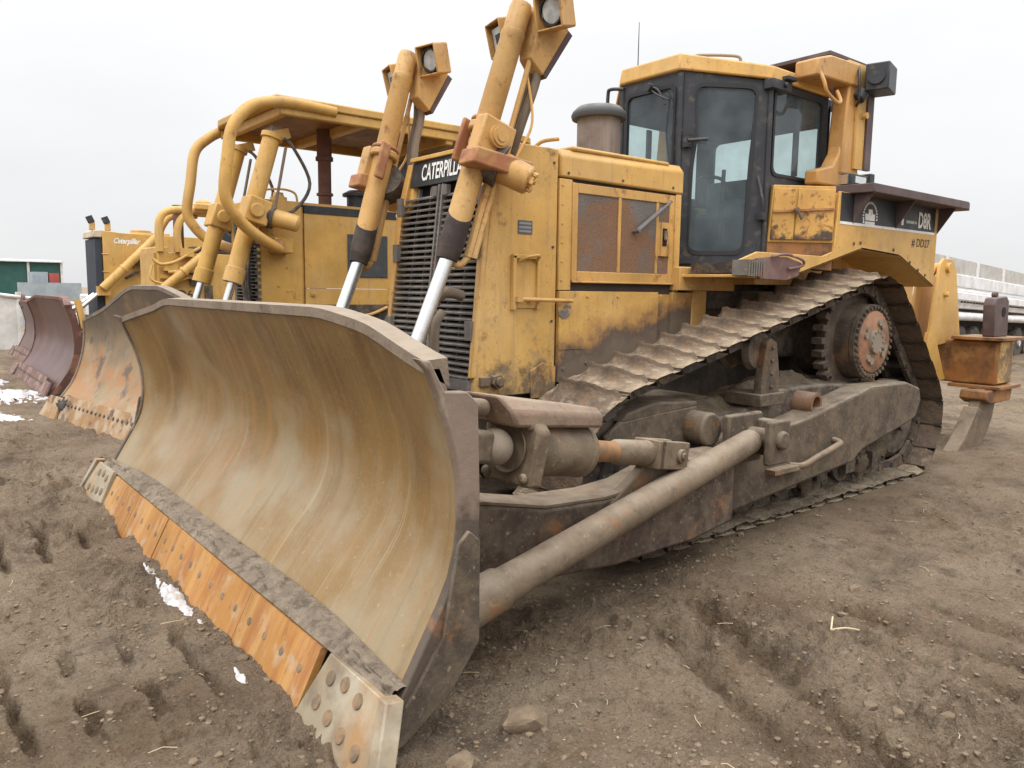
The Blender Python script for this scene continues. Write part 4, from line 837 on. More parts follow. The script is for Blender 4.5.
# ---- push arm, tube brace, tilt cylinder
for s in(1,-1):
    pa=MB();lat=(1.32*s,1.54*s)
    top=[(4.74,.61),(4.47,.585),(4.12,.51),(3.74,.49),(3.51,.505),(3.30,.555),(3.0,.58),(2.7,.58)]
    bot=[(2.7,.20),(3.05,.15),(3.28,.15),(3.65,.14),(4.11,.175),(4.47,.25),(4.74,.29)]
    pa.prism(top+bot,'y',*lat);pa.build('push_arm',ARMDK,D,bevel=.018)
    pt=MB();pt.prism([(x,z+.004) for x,z in top]+[(x,z+.016) for x,z in top[::-1]],'y',lat[0]-.0,lat[1]);pt.build('push_arm_top',ARM,D)
    # clevis post on the arm
    cl=MB();cl.prism([(3.72,.46),(3.50,.60),(3.40,.70),(3.24,.72),(3.14,.62),(3.0,.54)],'y',1.49*s,1.55*s);cl.build('clevis_post',ARM,D,bevel=.01)
    if s>0:
        a0=Vector((4.80,1.73,.915));a1=Vector((2.99,1.50,.61));t=(a1-a0);L=t.length;ad_=t.normalized()
        P_=lambda k:a0+ad_*k
        tc_=MB();tc_.rev([(0,.105),(.01,.115),(.33,.115),(.335,.120),(.36,.120),(.37,.10)],P_(.44),P_(.83),32);tco=tc_.build('tilt_cylinder',TUBE,D)
        ro=MB();ro.rev([(0,.052),(.30,.048),(.34,.055)],P_(.80),P_(1.14),20);ro.build('tilt_rod',mat('rusty_orange_rod',(.25,.125,.05),[dict(c=(.13,.09,.06),scale=8,lo=.5,hi=.65,amt=.8)],rough=.6,bump=.3),tco)
        rs=MB();rs.rev([(0,.048),(.03,.060),(.30,.064),(.32,.06)],P_(1.06),P_(1.38),22)
        up=Vector((0,0,1));sd=ad_.cross(up).normalized();u3=sd.cross(ad_).normalized()
        def Q(k,a,b): return P_(k)+sd*a+u3*b
        def BX(m,k0,k1,a0_,a1_,b0,b1): m.hull([Q(k0,a0_,b0),Q(k0,a1_,b0),Q(k0,a1_,b1),Q(k0,a0_,b1)],[Q(k1,a0_,b0),Q(k1,a1_,b0),Q(k1,a1_,b1),Q(k1,a0_,b1)])
        BX(rs,1.36,1.62,-.078,-.03,-.07,.07);BX(rs,1.36,1.62,.03,.078,-.07,.07);BX(rs,1.34,1.40,-.078,.078,-.07,.07);rs.cyl(Q(1.54,-.095,0),Q(1.54,.095,0),.036,n=16);rs.cyl(Q(1.54,.095,0),Q(1.54,.105,0),.022,n=6);rs.build('tilt_clevis',ARM,tco,bevel=.01)
        cv=MB()
        cv.hull([Q(.26,-.12,.09),Q(.26,.12,.09),Q(.22,.12,.15),Q(.17,.075,.205),Q(.17,-.12,.205)],[Q(.80,-.12,.115),Q(.80,.12,.115),Q(.80,.12,.17),Q(.80,.085,.20),Q(.80,-.12,.20)])
        cv.build('cylinder_cover',steel('worn_brown_cover',(.24,.16,.115),.05,.6,seed=9),tco,bevel=.014)
        tr_=MB();tr_.hull([Q(.36,-.14,-.145),Q(.36,.125,-.145),Q(.36,.145,.08),Q(.34,.09,.15),Q(.34,-.14,.15)],[Q(.44,-.14,-.145),Q(.44,.125,-.145),Q(.44,.145,.08),Q(.42,.09,.15),Q(.42,-.14,.15)]);tr_.rev([(0,.10),(.02,.10),(.02,.085)],P_(.335),P_(.355),24,cap=False)
        for a_,b_ in((.10,.10),(-.11,.11),(.10,-.11),(-.11,-.11)): tr_.cyl(Q(.335,a_,b_),Q(.36,a_,b_),.022,n=12)
        tr_.build('cylinder_head_frame',ARM,tco,bevel=.014)
        ba=MB();ba.lump(P_(.27),(.075,.075,.075),1,n=18,amp=0);ba.build('ball_joint',HUBGREY,tco)
        bk=MB();BX(bk,.02,.22,-.05,.05,-.065,.065);bk.cyl(Q(.02,0,.15),Q(.2,0,.15),.035,n=16);bk.build('ball_socket',ARM,tco,bevel=.02)
    tb=MB();A=Vector((2.50,1.50*s,.635));Bp=Vector((4.80,1.80*s,.28));tb.rev([(0,.066),(.03,.071),(.9,.073),(.92,.075),(.94,.073),(1.9,.074),(2.1,.076),(2.11,.088),(2.30,.090)],A,Bp,28);tb.build('brace_tube',TUBE,D)
    yk=MB();yk.b2(2.28,2.62,1.38*s,1.43*s,.48,.78);yk.b2(2.30,2.50,1.58*s,1.63*s,.50,.76);yk.b2(2.26,2.34,1.38*s,1.60*s,.52,.74);yk.cyl((2.40,1.34*s,.645),(2.40,1.66*s,.645),.055,n=18);yk.rev([(0,.10),(.22,.10)],(2.66,1.12*s,.69),(2.66,1.36*s,.69),22);yk.build('brace_yoke',FRAME,D,bevel=.014)
# ---- blade
def prof1(s):
    pts=[(0,5.235,.08),(.10,5.175,.18),(.24,5.07,.36),(.38,4.965,.54),(.50,4.935,.71),(.64,4.945,.90),(.78,5.005,1.09),(.90,5.075,1.26),(1.0,5.14,1.40)]
    a=np.array(pts);return float(np.interp(s,a[:,0],a[:,1])),float(np.interp(s,a[:,0],a[:,2]))
def smoothprof(f):
    ss=np.linspace(-.08,1.08,120);X=np.array([f(min(max(q,0),1)) for q in ss]);
    for k in range(2):
        ker=np.ones(9)/9;Xp=np.pad(X,((4,4),(0,0)),mode='edge')
        # linear extrapolate ends by mirroring differences
        Xn=np.stack([np.convolve(Xp[:,j],ker,'valid') for j in(0,1)],1);Xn[:8]=X[:8]*.5+Xn[:8]*.5;X=Xn
    return lambda s:(float(np.interp(s,ss,X[:,0])),float(np.interp(s,ss,X[:,1])))
pf=smoothprof(prof1)
Bl,P1=blade_shell(D,pf,2.02,BLADEF,BLADEB,1.40,1.235,1.10,.125,1.46)
for s in(1,-1):
    # side plate at the blade end
    front=[];
    for k in range(15):
        v=k/14;x,y,z=P1(1 if s>0 else 0,v);front.append((x+.012,z))
    pl=[(x,z) for x,z in front]+[(5.12,1.275),(5.07,1.265),(5.015,1.165),(4.93,1.16),(4.885,1.12),(4.875,.8),(4.885,.31),(5.0,.16),(5.18,.04),(5.25,.03)]
    mb=MB();mb.prism(pl,'y',2.022*s,2.062*s);mb.build('side_plate',BLADES,Bl,bevel=.006)
    lo=MB();lo.prism([(4.885,.66),(4.93,.70),(4.97,.66),(5.03,.36),(5.2,.12),(5.26,.03),(5.18,.04),(5.0,.16),(4.885,.31)],'y',2.060*s,2.078*s);lo.build('wear_plate',steel('dark_wear_plate',(.08,.060,.043),.02,.35,seed=12),Bl,bevel=.004)
    # end bit
    eb=MB();e0=[(5.21,1.68*s,.205),(5.22,2.07*s,.205),(5.345,2.20*s,-.04),(5.335,1.60*s,-.04)];e1=[(5.24,1.68*s,.217),(5.25,2.07*s,.217),(5.375,2.20*s,-.03),(5.365,1.60*s,-.03)]
    eb.hull(e0,e1);ebo=eb.build('end_bit',BIT,Bl,bevel=.004)
    rb=MB();rb.hull([(5.205,2.075*s,.225),(5.205,2.125*s,.225),(5.33,2.25*s,-.05),(5.33,2.19*s,-.05)],[(5.268,2.07*s,.235),(5.268,2.12*s,.235),(5.395,2.245*s,-.04),(5.395,2.185*s,-.04)]);rb.build('end_bit_rib',BIT,ebo,bevel=.006)
    for (u,v) in((.12,.18),(.34,.12),(.58,.16),(.10,.52),(.30,.56),(.50,.60),(.70,.62)):
        top=Vector(e1[0]).lerp(Vector(e1[1]),u+.08);bo_=Vector(e1[3]).lerp(Vector(e1[2]),u+.06);c=top.lerp(bo_,v+.05)
        n=(Vector(e1[1])-Vector(e1[0])).cross(Vector(e1[3])-Vector(e1[0])).normalized()
        if n.x<0:n=-n
        b=MB();b.rev([(0,.027),(.005,.025),(.006,.0)],c,c+n*.01,16);b.build('bit_bolt',BOLT,ebo)
# cutting edge segments with bolts
cuts=[-1.60,-.98,-.36,.26,.92,1.60]
for i in range(5):
    y0,y1=cuts[i]+.003,cuts[i+1]-.003;d=random.uniform(-.004,.004)
    ce=MB();ce.hull([(5.205+d,y0,.192),(5.205+d,y1,.192),(5.325+d,y1,-.05),(5.325+d,y0,-.05)],[(5.232+d,y0,.202),(5.232+d,y1,.202),(5.352+d,y1,-.04),(5.352+d,y0,-.04)])
    n=int(round((y1-y0)/.15))
    for k in range(n):
        y=y0+(k+.5)*(y1-y0)/n;t=.40 if True else 0
        c=Vector((5.232+d+.12*t,y,.202-.242*t));nn=Vector((.275,0,.13)).normalized()
        ce.rev([(0,.017),(.0025,.016),(.003,0)],c,c+nn*.01,10,m=1)
    ce.build('cutting_edge',[EDGE,BOLT],Bl,bevel=0)
# packed mud on the ledge above the cutting edge
ml=MB()
def mlf(u,v):
    y=(u*2-1)*2.06;x0,_,z0=P1((min(2.02,max(-2.02,y))/2.02+1)/2,.15)
    a=v*PI;w=float(fbm(y*5,v*2,4,5));w2=float(fbm(y*22,v*6,3,9))
    bx,bz=5.222,.200
    x=x0*(1-v)+bx*v;z=z0*(1-v)+bz*v
    b=math.sin(a)*(.014+.030*w+.020*w2)
    return (x+b*.8+.003,y,z+b*.7+.004)
ml.grid(mlf,260,14);ml.build('packed_mud_ledge',mat('ledge_mud',(.24,.188,.138),[dict(c=(.34,.275,.20),scale=9,lo=.4,hi=.6,amt=.8,nr=.75),dict(c=(.09,.066,.046),scale=14,lo=.5,hi=.66,amt=.7,seed=2)],rough=.95,bump=1.,bscale=45,bdist=.03),Bl)
# ribs behind the blade
rb=MB()
for y in(-1.25,-.6,0,.6,1.25): rb.prism([(4.76,.3),(4.76,1.1),(4.62,1.05),(4.56,.6),(4.66,.3)],'y',y-.03,y+.03)
rb.b2(4.60,4.74,-1.3,1.3,.40,.60);rb.b2(4.64,4.75,-1.3,1.3,1.0,1.12);rb.build('back_ribs',BLADEB,Bl,bevel=.01)

# ---- ripper
rip=MB()
rip.prism([(-2.2,.60),(-2.2,1.04),(-2.62,1.04),(-2.62,.60)],'y',-1.2,1.12)
rp_=rip.build('ripper_beam',Y_RIP,D,bevel=.02)
for s in(1,-1):
    for z in(1.045,.56):
        r=MB();r.prism([(-2.14,z),(-2.14,z+.035),(-2.70,z+.035),(-2.70,z)],'y',(.70 if s>0 else -.70),1.19*s);r.build('beam_flange',Y_RIP,rp_,bevel=.006)
e=MB();e.b2(-2.58,-2.24,1.12,1.132,.62,1.03);e.build('beam_end_plate',Y_SIDE,rp_)
for yy in(1.03,-1.03):
    e=MB();e.prism([(-2.0,.555),(-1.98,.47),(-2.1,.42),(-2.62,.42),(-2.66,.555)],'y',yy-.15,yy+.10);e.build('shank_pocket',Y_RIP,rp_,bevel=.014)
    sh=MB();sh.prism([(-2.24,1.08),(-2.20,1.40),(-2.24,1.47),(-2.50,1.49),(-2.57,1.44),(-2.60,1.08)],'y',yy-.08,yy+.03);sh.rev([(0,.035),(.05,.035)],(-2.36,yy-.06,1.50),(-2.36,yy-.01,1.50),14);sh.build('shank_top',DECK,rp_,bevel=.012)
    hk=MB();hk.cyl((-2.44,yy+.0305,1.33),(-2.44,yy+.034,1.33),.05,n=18);hk.build('shank_hole',DARK,rp_)
    low=[(-2.08,.56),(-1.97,.38),(-1.86,.20),(-1.66,.03),(-1.47,-.06),(-1.50,-.12),(-1.76,-.12),(-2.04,-.04),(-2.24,.09),(-2.36,.26),(-2.44,.56)]
    sh=MB();sh.prism(low,'y',yy-.06,yy+.04);sh.build('ripper_shank',TUBE,rp_,bevel=.012)
    tt=MB();tt.prism([(-1.93,.40),(-2.10,.34),(-1.98,.14),(-1.78,-.02),(-1.42,-.13),(-1.40,-.08),(-1.66,.11),(-1.80,.24)],'y',yy-.08,yy+.055);tt.build('ripper_tooth',ARM,rp_,bevel=.01)
for s in(1,-1):
    ar=MB();ar.prism([(-2.20,1.86),(-2.0,1.86),(-1.93,1.80),(-1.78,1.05),(-2.0,.98),(-2.55,1.02),(-2.32,1.76)],'y',.60*s,.63*s);ar.prism([(-2.16,1.84),(-2.0,1.84),(-1.93,1.78),(-1.80,1.05),(-2.5,1.02),(-2.3,1.74)],'y',.40*s,.43*s)
    ar.prism([(-1.76,1.12),(-1.95,1.0),(-2.2,.62),(-2.0,.60),(-1.70,.9)],'y',.60*s,.65*s)
    ar.cyl((-2.10,.38*s,1.77),(-2.10,.66*s,1.77),.05,n=16);ar.cyl((-2.08,.63*s,1.50),(-2.08,.67*s,1.50),.03,n=6)
    ar.build('ripper_arm_plate',Y_MAIN,D,bevel=.006)
    ac=MB();ac.b2(-1.95,-1.0,.44*s,.58*s,.62,.82);ac.rev([(0,.07),(.9,.07)],(-1.1,.515*s,1.55),(-2.0,.515*s,1.75),18);ac.b2(-1.35,-.7,.36*s,.64*s,.6,1.75);ac.build('ripper_linkage',Y_RUSTY,D,bevel=.012)
# ================================================================== THE OTHER MACHINES IN THE ROW
GRP='bulldozers parked in a row'
def tracks_simple(root,yo,links,mesh):
    for s in(1,-1):
        simple_track(root,links,yo*s,.5,mesh)
        f=MB();f.prism([(2.9,.15),(.2,.2),(.0,.6),(.4,.8),(2.9,.6)],'y',(yo-.2)*s,(yo+.22)*s);f.build('track_frame',FRAME,root,bevel=.02)
# ---- second dozer: open canopy with curved sweeps
M2=empty('bulldozer',(0,-4.4,0),'yellow bulldozer with flat open canopy and tall curved tubes, second in the row','bulldozer',GRP)
l2,_=resample(belt([(2.75,.46,.42),(.55,1.0,.42),(-.1,.42,.4)]),40)
tracks_simple(M2,.98,l2,shoes)
h=MB();h.b2(-.6,3.2,-.42,.42,.5,1.3);h.build('main_frame',DGREASE,M2)
g=MB();
for s in(1,-1): g.b2(2.83,3.30,.36*s,.42*s,.85,2.40)
g.b2(2.83,3.28,-.37,.37,2.37,2.405);g.b2(3.22,3.30,-.37,.37,2.2,2.4)
for (x,z) in((3.0,1.7),(3.15,2.05),(3.1,1.5),(2.95,1.45),(3.0,1.45)): g.cyl((x,.42,z),(x,.428,z),.015,n=8)
g.build('radiator_guard',Y_OLD,M2,bevel=.015)
gg=MB()
for i in range(34): gg.b2(3.26,3.29,-.35,.35,.95+i*.037,.958+i*.037)
for y in(-.33,-.1,.1,.33): gg.b2(3.25,3.295,y-.01,y+.01,.93,2.2)
gg.build('grille',GRILLE,M2);gb=MB();gb.b2(3.2,3.215,-.36,.36,.9,2.2);gb.build('radiator_core',DARK,M2)
h=MB();h.b2(.9,2.79,-.40,.40,1.48,2.285);h.b2(.9,2.79,-.38,.38,2.37,2.40);h.b2(1.2,2.79,-.405,.405,1.12,1.475);h.b2(2.795,2.83,-.38,.38,1.0,2.35)
h.b2(1.2,2.79,.405,.41,1.12,1.15)
h.build('hood',Y_OLD,M2,bevel=.012)
b=MB();b.b2(.9,2.79,-.408,.408,2.287,2.37);bo=b.build('hood_band',BLKDECAL,M2)
text('CATERPILLAR','maker_lettering',WHITE,bo,(1.66,.410,2.30),(-1,0,0),(0,0,1),.062,.50,bold=.03)
b=MB();b.b2(1.77,2.28,.40,.412,1.61,2.09);b.build('side_screen',mat('dark_side_screen',(.055,.058,.06),[dict(c=(.13,.12,.11),scale=9,lo=.5,hi=.65,amt=.4)],rough=.7,bump=.8,bscale=150),M2,bevel=.006)
b=MB();b.cyl((2.70,.408,1.42),(2.70,.418,1.42),.035,n=18);b.cyl((2.70,.418,1.42),(2.70,.43,1.42),.015,n=10);b.build('filler_plug',Y_RUSTY,M2)
b=MB();b.tube([(2.2,.42,1.16),(2.0,.44,1.19),(1.8,.45,1.27)],.02);b.build('side_rail',Y_RUSTY,M2)
b=MB();b.rev([(0,.075),(.16,.075),(.165,.095),(.19,.095),(.2,.075),(.55,.075),(.56,.10),(.60,.10),(.61,.085),(.95,.085)],(2.33,-.05,2.38),(2.33,-.05,3.33),22);b.build('exhaust_stack',REDPOST,M2)
b=MB();b.rev([(0,.115),(.16,.115)],(1.95,.0,2.40),(1.95,.0,2.56),22);b.rev([(0,.12),(0,.165),(.03,.165),(.07,.09),(.08,0)],(1.95,0,2.56),(1.95,0,2.64),24);b.build('air_precleaner',BLKPAINT,M2)
b=MB();b.rev([(0,.09),(.05,.09),(.06,.06),(.10,.05)],(3.0,.22,2.40),(3.0,.22,2.5),18);b.tube([(3.25,.25,2.40),(3.2,.25,2.50),(3.0,.3,2.53),(2.85,.3,2.50),(2.82,.3,2.40)],.012);b.build('radiator_cap',Y_OLD,M2)
cn=MB();cn.prism([(3.25,.82),(3.28,.6),(3.28,-.8),(3.22,-1.0),(.1,-1.0),(.1,.82)],'z',3.30,3.385)
cn.b2(.12,3.2,.74,.80,3.20,3.30);cn.b2(.12,3.2,-.98,-.92,3.20,3.30);cn.b2(1.1,1.2,-.95,.78,3.15,3.3);cn.b2(2.2,2.3,-.95,.78,3.2,3.3);cn.b2(3.1,3.18,-.95,.78,3.2,3.3)
cno=cn.build('canopy',Y_OLD,M2,bevel=.015)
rl=MB();rl.b2(.2,3.15,-.9,.72,3.285,3.297);rl.build('canopy_underside',Y_RIP,cno)
po=MB()
for s in(.72,-.9):
    po.b2(.3,.45,s-.06,s+.06,1.6,3.25);po.b2(.2,.9,s-.25,s+.2,1.4,1.62)
po.build('canopy_post',Y_RUSTY,M2,bevel=.01)
bp_=MB();bp_.b2(.95,1.0,-.85,.70,2.35,3.15);bp_.b2(.6,1.3,-.5,.5,1.6,2.3);bp_.build('operator_station',DARK if False else BLKPAINT,M2,bevel=.01)
for pts in([(2.6,.79,3.335),(3.0,.80,3.35),(3.30,.80,3.33),(3.52,.80,3.24),(3.68,.80,3.03),(3.735,.80,2.75),(3.77,.80,2.45),(3.72,.78,2.28),(3.56,.72,2.12),(3.35,.66,1.99),(3.15,.60,1.91)],
           [(2.6,-.98,3.335),(2.95,-1.0,3.35),(3.15,-1.0,3.33),(3.34,-1.0,3.22),(3.49,-1.0,3.05),(3.55,-1.0,2.7),(3.60,-1.0,2.38),(3.55,-.97,2.22),(3.4,-.9,2.06),(3.15,-.6,1.92)]):
    b=MB();b.tube([(p[0],p[1],p[2]-.03) for p in pts],.058,n=14,sub=8);b.build('canopy_sweep',Y_OLD,M2)
b=MB()
for s in(1,-1): b.b2(3.0,3.2,.42*s,.60*s,1.84,2.0)
b.build('sweep_bracket',Y_OLD,M2,bevel=.012)
b=MB();b.cyl((3.17,.60,1.92),(3.17,.655,1.92),.06,n=16);b.build('sweep_end_plug',CLAMP,M2)
for s in(1,-1):
    T0=Vector((3.17,.5*s,3.02));T1=Vector((3.62,.5*s,1.53));T2=Vector((3.85,.5*s,.85));ax=(T1-T0).normalized()
    b=MB();b.rev([(0,.088),(1.40,.088),(1.41,.10),(1.56,.10)],T0,T1,24)
    b.rev([(0,.03),(.0,.11),(.05,.11)],T0-ax*.03,T0,20);b.box(T0+Vector((-.05,.0,.02)),(.24,.14,.10),Matrix.Rotation(.3,3,'Y'))
    lo=b.build('lift_cylinder',Y_OLD,M2)
    b=MB();b.cyl(T1,T2,.042,n=20);b.build('piston_rod',CHROME,lo)
    Y=T0+ax*.80
    b=MB();b.box(Y+Vector((-.02,.02*s,0)),(.24,.26,.26),Matrix.Rotation(-.29,3,'Y'));b.rev([(0,.075),(.03,.075)],Y+Vector((0,.15,0)),Y+Vector((0,.18,0)),18);b.build('yoke_block',Y_OLD,M2,bevel=.02)
    b=MB();b.rev([(0,.10),(.35,.085),(.37,.06)],Y+Vector((-.12,.02*s,-.03)),Y+Vector((-.42,.22*s,-.12)),20);b.build('yoke_shaft_pod',Y_OLD,M2)
    b=MB();b.rev([(0,.11),(.12,.12)],Y+Vector((-.1,.02*s,-.03)),Y+Vector((-.2,.08*s,-.06)),20);b.build('pod_seal',DGREASE,M2)
    b=MB();b.tube([T0+Vector((-.1,.05,.0)),T0+Vector((-.18,.12,-.1)),T0+Vector((-.34,.15,-.45)),T0+Vector((-.2,.1,-.72)),T0+Vector((.0,.05,-.80))],.018,n=8)
    b.build('hydraulic_hose',RUBBER,lo)
    b=MB();b.cyl(T0+Vector((-.13,.04,-.1)),T0+Vector((.04,.08,-.85)),.016,n=8);b.cyl(T0+Vector((-.11,.10,-.1)),T0+Vector((.06,.13,-.85)),.014,n=8);b.build('steel_line',HOSE2,lo)
b=MB()
for k in range(4): b.tube([(3.32,.05+.07*k,2.0),(3.38,.1+.07*k,1.7),(3.36,.12+.05*k,1.4),(3.3,.2,1.1)],.018)
for k in range(14): b.rev([(0,.034),(.02,.028),(.04,.034)],(3.33,.44,2.0-.07*k),(3.33,.44,1.93-.07*k),10)
b.build('front_hose',RUBBER,M2)
b=MB();b.box((3.0,.12,3.13),(.10,.20,.14));b.build('canopy_lamp',LENS,M2)
b=MB()
for s in(1,-1): b.b2(2.0,4.2,1.30*s,1.42*s,.35,.62)
b.build('push_arm',ARMDK,M2,bevel=.02)
def prof2(s):
    a=np.array([(0,5.25,.03),(.10,5.14,.16),(.24,4.98,.36),(.38,4.90,.56),(.5,4.85,.74),(.64,4.83,.92),(.78,4.84,1.12),(.9,4.88,1.32),(1,4.93,1.48)]);return float(np.interp(s,a[:,0],a[:,1])),float(np.interp(s,a[:,0],a[:,2]))
def other_blade(parent,prof,half,face,back,zt,ze,yt,fwd,yb,cut,name='blade',slant=0):
    p=smoothprof(prof);b,P=blade_shell(parent,p,half,face,back,zt,ze,yt,fwd,yb,rows=20,cols=50,name=name,slant=slant)
    for s in(1,-1):
        fr=[(P(1 if s>0 else 0,k/10)[0]+.01,P(1 if s>0 else 0,k/10)[2]) for k in range(11)]
        mb=MB();mb.prism(fr+[(fr[-1][0]-.12,fr[-1][1]-.02),(fr[5][0]-.16,fr[5][1]),(fr[1][0]-.2,fr[1][1]),(fr[0][0]-.05,fr[0][1])],'y',half*s,(half+.04)*s);mb.build('side_plate',back,b)
        x0,_,z0=P(1 if s>0 else 0,.0)
        mb=MB();mb.hull([(x0-.03,(half-.35)*s,z0+.16),(x0-.03,(half+.02)*s,z0+.16),(x0+.10,(half+.12)*s,-.06),(x0+.10,(half-.40)*s,-.06)],[(x0+.0,(half-.35)*s,z0+.17),(x0+.0,(half+.02)*s,z0+.17),(x0+.13,(half+.12)*s,-.05),(x0+.13,(half-.40)*s,-.05)])
        mb.build('end_bit',cut,b,bevel=.005)
    x0,_,z0=P(.5,0)
    n=4;w=(2*half-.8)/n
    for i in range(n):
        y0=-half+.4+i*w;mb=MB();mb.hull([(x0-.04,y0+.004,z0+.19),(x0-.04,y0+w-.004,z0+.19),(x0+.08,y0+w-.004,-.06),(x0+.08,y0+.004,-.06)],[(x0-.01,y0+.004,z0+.20),(x0-.01,y0+w-.004,z0+.20),(x0+.11,y0+w-.004,-.05),(x0+.11,y0+.004,-.05)])
        for k in range(6):
            c=Vector((x0+.03,y0+(k+.5)*w/6,z0+.11));mb.rev([(0,.02),(.006,0.018)],c,c+Vector((.01,0,.006)),8,m=1)
        mb.build('cutting_edge',[cut,DGREASE],b)
    return b
CUT2=mat('rusty_cut_edge',(.30,.17,.075),[dict(c=(.42,.34,.24),scale=5,lo=.45,hi=.6,amt=.7),dict(c=(.08,.05,.04),scale=4,lo=.56,hi=.62,amt=.8,seed=3)],rough=.7,bump=.4)
pivot=bpy.data.objects.new('blade_mount',None);pivot=None
b2=other_blade(M2,prof2,1.74,BLADEF2,steel('grey_blade_back',(.17,.14,.12),.04,.6,seed=81),1.52,1.13,.30,.06,1.25,CUT2)
b2.matrix_local=Matrix.Translation((4.62,-.04,0))@Matrix.Rotation(math.radians(9.5),4,'Z')@Matrix.Translation((-5.17,0,0))
mb=MB()
for k in range(7): mb.lump((5.17+.02*k%.05,-1.75+.10*k,.08+.05*math.sin(k*2)),(.09,.12,.09),k+200,n=10,amp=.7)
mb.build('packed_mud_ledge',mat('wet_black_mud',(.045,.037,.032),[dict(c=(.12,.1,.08),scale=8,lo=.5,hi=.7,amt=.6)],rough=.8,bump=1.,bscale=25,bdist=.03),b2)

# ---- third dozer, model stencil on the belly panel
M3=empty('bulldozer',(0,-9.5,0),'yellow bulldozer with purple-rust blade and D60 stencil on its side, third in the row','bulldozer',GRP)
tracks_simple(M3,1.0,l2,shoes)
b=MB();b.b2(-.4,3.05,-.42,.42,.55,1.2);b.b2(.6,3.0,-.48,.50,1.15,2.02);b.b2(2.85,3.02,-.5,.505,1.0,2.10);b.build('hood',Y_OLD2,M3,bevel=.02)
text('D60','model_stencil',BLKLET,M3,(2.74,.507,1.29),(-1,0,0),(0,0,1),.13,.34,bold=.0)
b=MB();b.b2(3.02,3.06,-.42,.42,1.05,2.0);b.build('front_panel',Y_OLD2,M3)
for pts in([(2.98,.5,2.02),(2.99,.5,2.35),(2.95,.5,2.55),(2.82,.5,2.66),(2.5,.5,2.70),(2.1,.5,2.72)],[(2.70,.52,2.02),(2.72,.52,2.3),(2.66,.52,2.52),(2.52,.52,2.66),(2.35,.52,2.74),(1.9,.52,2.77)],[(2.7,-.5,2.02),(2.72,-.5,2.3),(2.66,-.5,2.5),(2.5,-.5,2.66),(2.1,-.5,2.70)]):
    b=MB();b.tube(pts,.06,n=10);b.build('canopy_sweep',Y_OLD2,M3)
b=MB();b.b2(.5,2.45,-.8,.62,2.70,2.80);b.rev([(0,.12),(.07,.12),(.10,.06)],(2.2,.2,2.80),(2.2,.2,2.90),18);b.build('canopy',Y_OLD2,M3,bevel=.02)
b=MB();b.cyl((2.55,.0,2.0),(2.55,.0,2.68),.08,n=16);b.b2(2.46,2.62,-.08,.08,2.66,2.8);b.build('exhaust_stack',REDPOST,M3)
b=MB();b.b2(1.6,2.1,.1,.5,2.05,2.6);b.b2(1.7,2.5,.3,.5,2.0,2.12);b.build('operator_station',BLKPAINT,M3,bevel=.02)
b=MB();b.rev([(0,.06),(.03,.07),(.42,.07),(.43,.085),(.47,.085),(.48,.07),(.98,.07)],(3.02,.66,1.42),(2.25,.66,2.08),18);b.cyl((3.02,.66,1.42),(3.6,.66,.95),.035,n=14)
lo=b.build('lift_cylinder',Y_OLD2,M3)
b=MB();b.tube([(3.1,.55,1.9),(3.0,.6,1.82),(2.8,.62,1.86),(2.6,.6,1.98),(2.4,.6,2.1)],.025);b.tube([(3.12,.55,1.8),(3.16,.6,1.6),(3.0,.62,1.52),(2.8,.64,1.55),(2.6,.6,1.62)],.02);b.tube([(2.9,.6,1.7),(2.6,.64,1.72),(2.2,.6,1.76)],.03);b.b2(2.75,2.95,.5,.62,1.72,1.82);b.b2(2.5,2.7,.5,.62,1.95,2.08);b.b2(2.2,3.0,.5,.56,1.60,1.66);b.build('hydraulic_line',Y_OLD2,M3)
b=MB();b.b2(2.35,2.55,.5,.55,1.5,1.75);b.b2(2.2,2.32,.5,.54,1.1,1.5);b.build('belly_opening',DGREASE,M3)
b=MB();b.b2(2.0,4.15,1.3,1.42,.35,.6);b.b2(2.0,4.15,-1.42,-1.3,.35,.6);b.build('push_arm',ARMDK,M3)
def prof3(s):
    a=np.array([(0,4.78,.0),(.12,4.66,.14),(.3,4.52,.34),(.5,4.44,.6),(.7,4.45,.9),(.9,4.53,1.18),(1,4.60,1.30)]);return float(np.interp(s,a[:,0],a[:,1])),float(np.interp(s,a[:,0],a[:,2]))
PB=mat('purple_blade_back',(.11,.05,.038),[dict(c=(.26,.12,.07),scale=4,lo=.5,hi=.6,amt=.6)],rough=.7,bump=.3)
PCUT=mat('purple_cut_edge',(.15,.085,.068),[dict(c=(.34,.24,.2),scale=6,lo=.5,hi=.6,amt=.6)],rough=.7,bump=.3)
other_blade(M3,prof3,1.78,BLADEP,PB,1.30,1.18,1.2,.10,1.3,PCUT)
b=MB();b.hull([(4.42,1.80,1.30),(4.34,1.83,1.27),(4.30,1.83,.95),(4.36,1.83,.90)],[(4.42,1.72,1.30),(4.34,1.72,1.27),(4.30,1.72,.95),(4.36,1.72,.90)]);b.build('blade_gusset',Y_OLD2,M3)

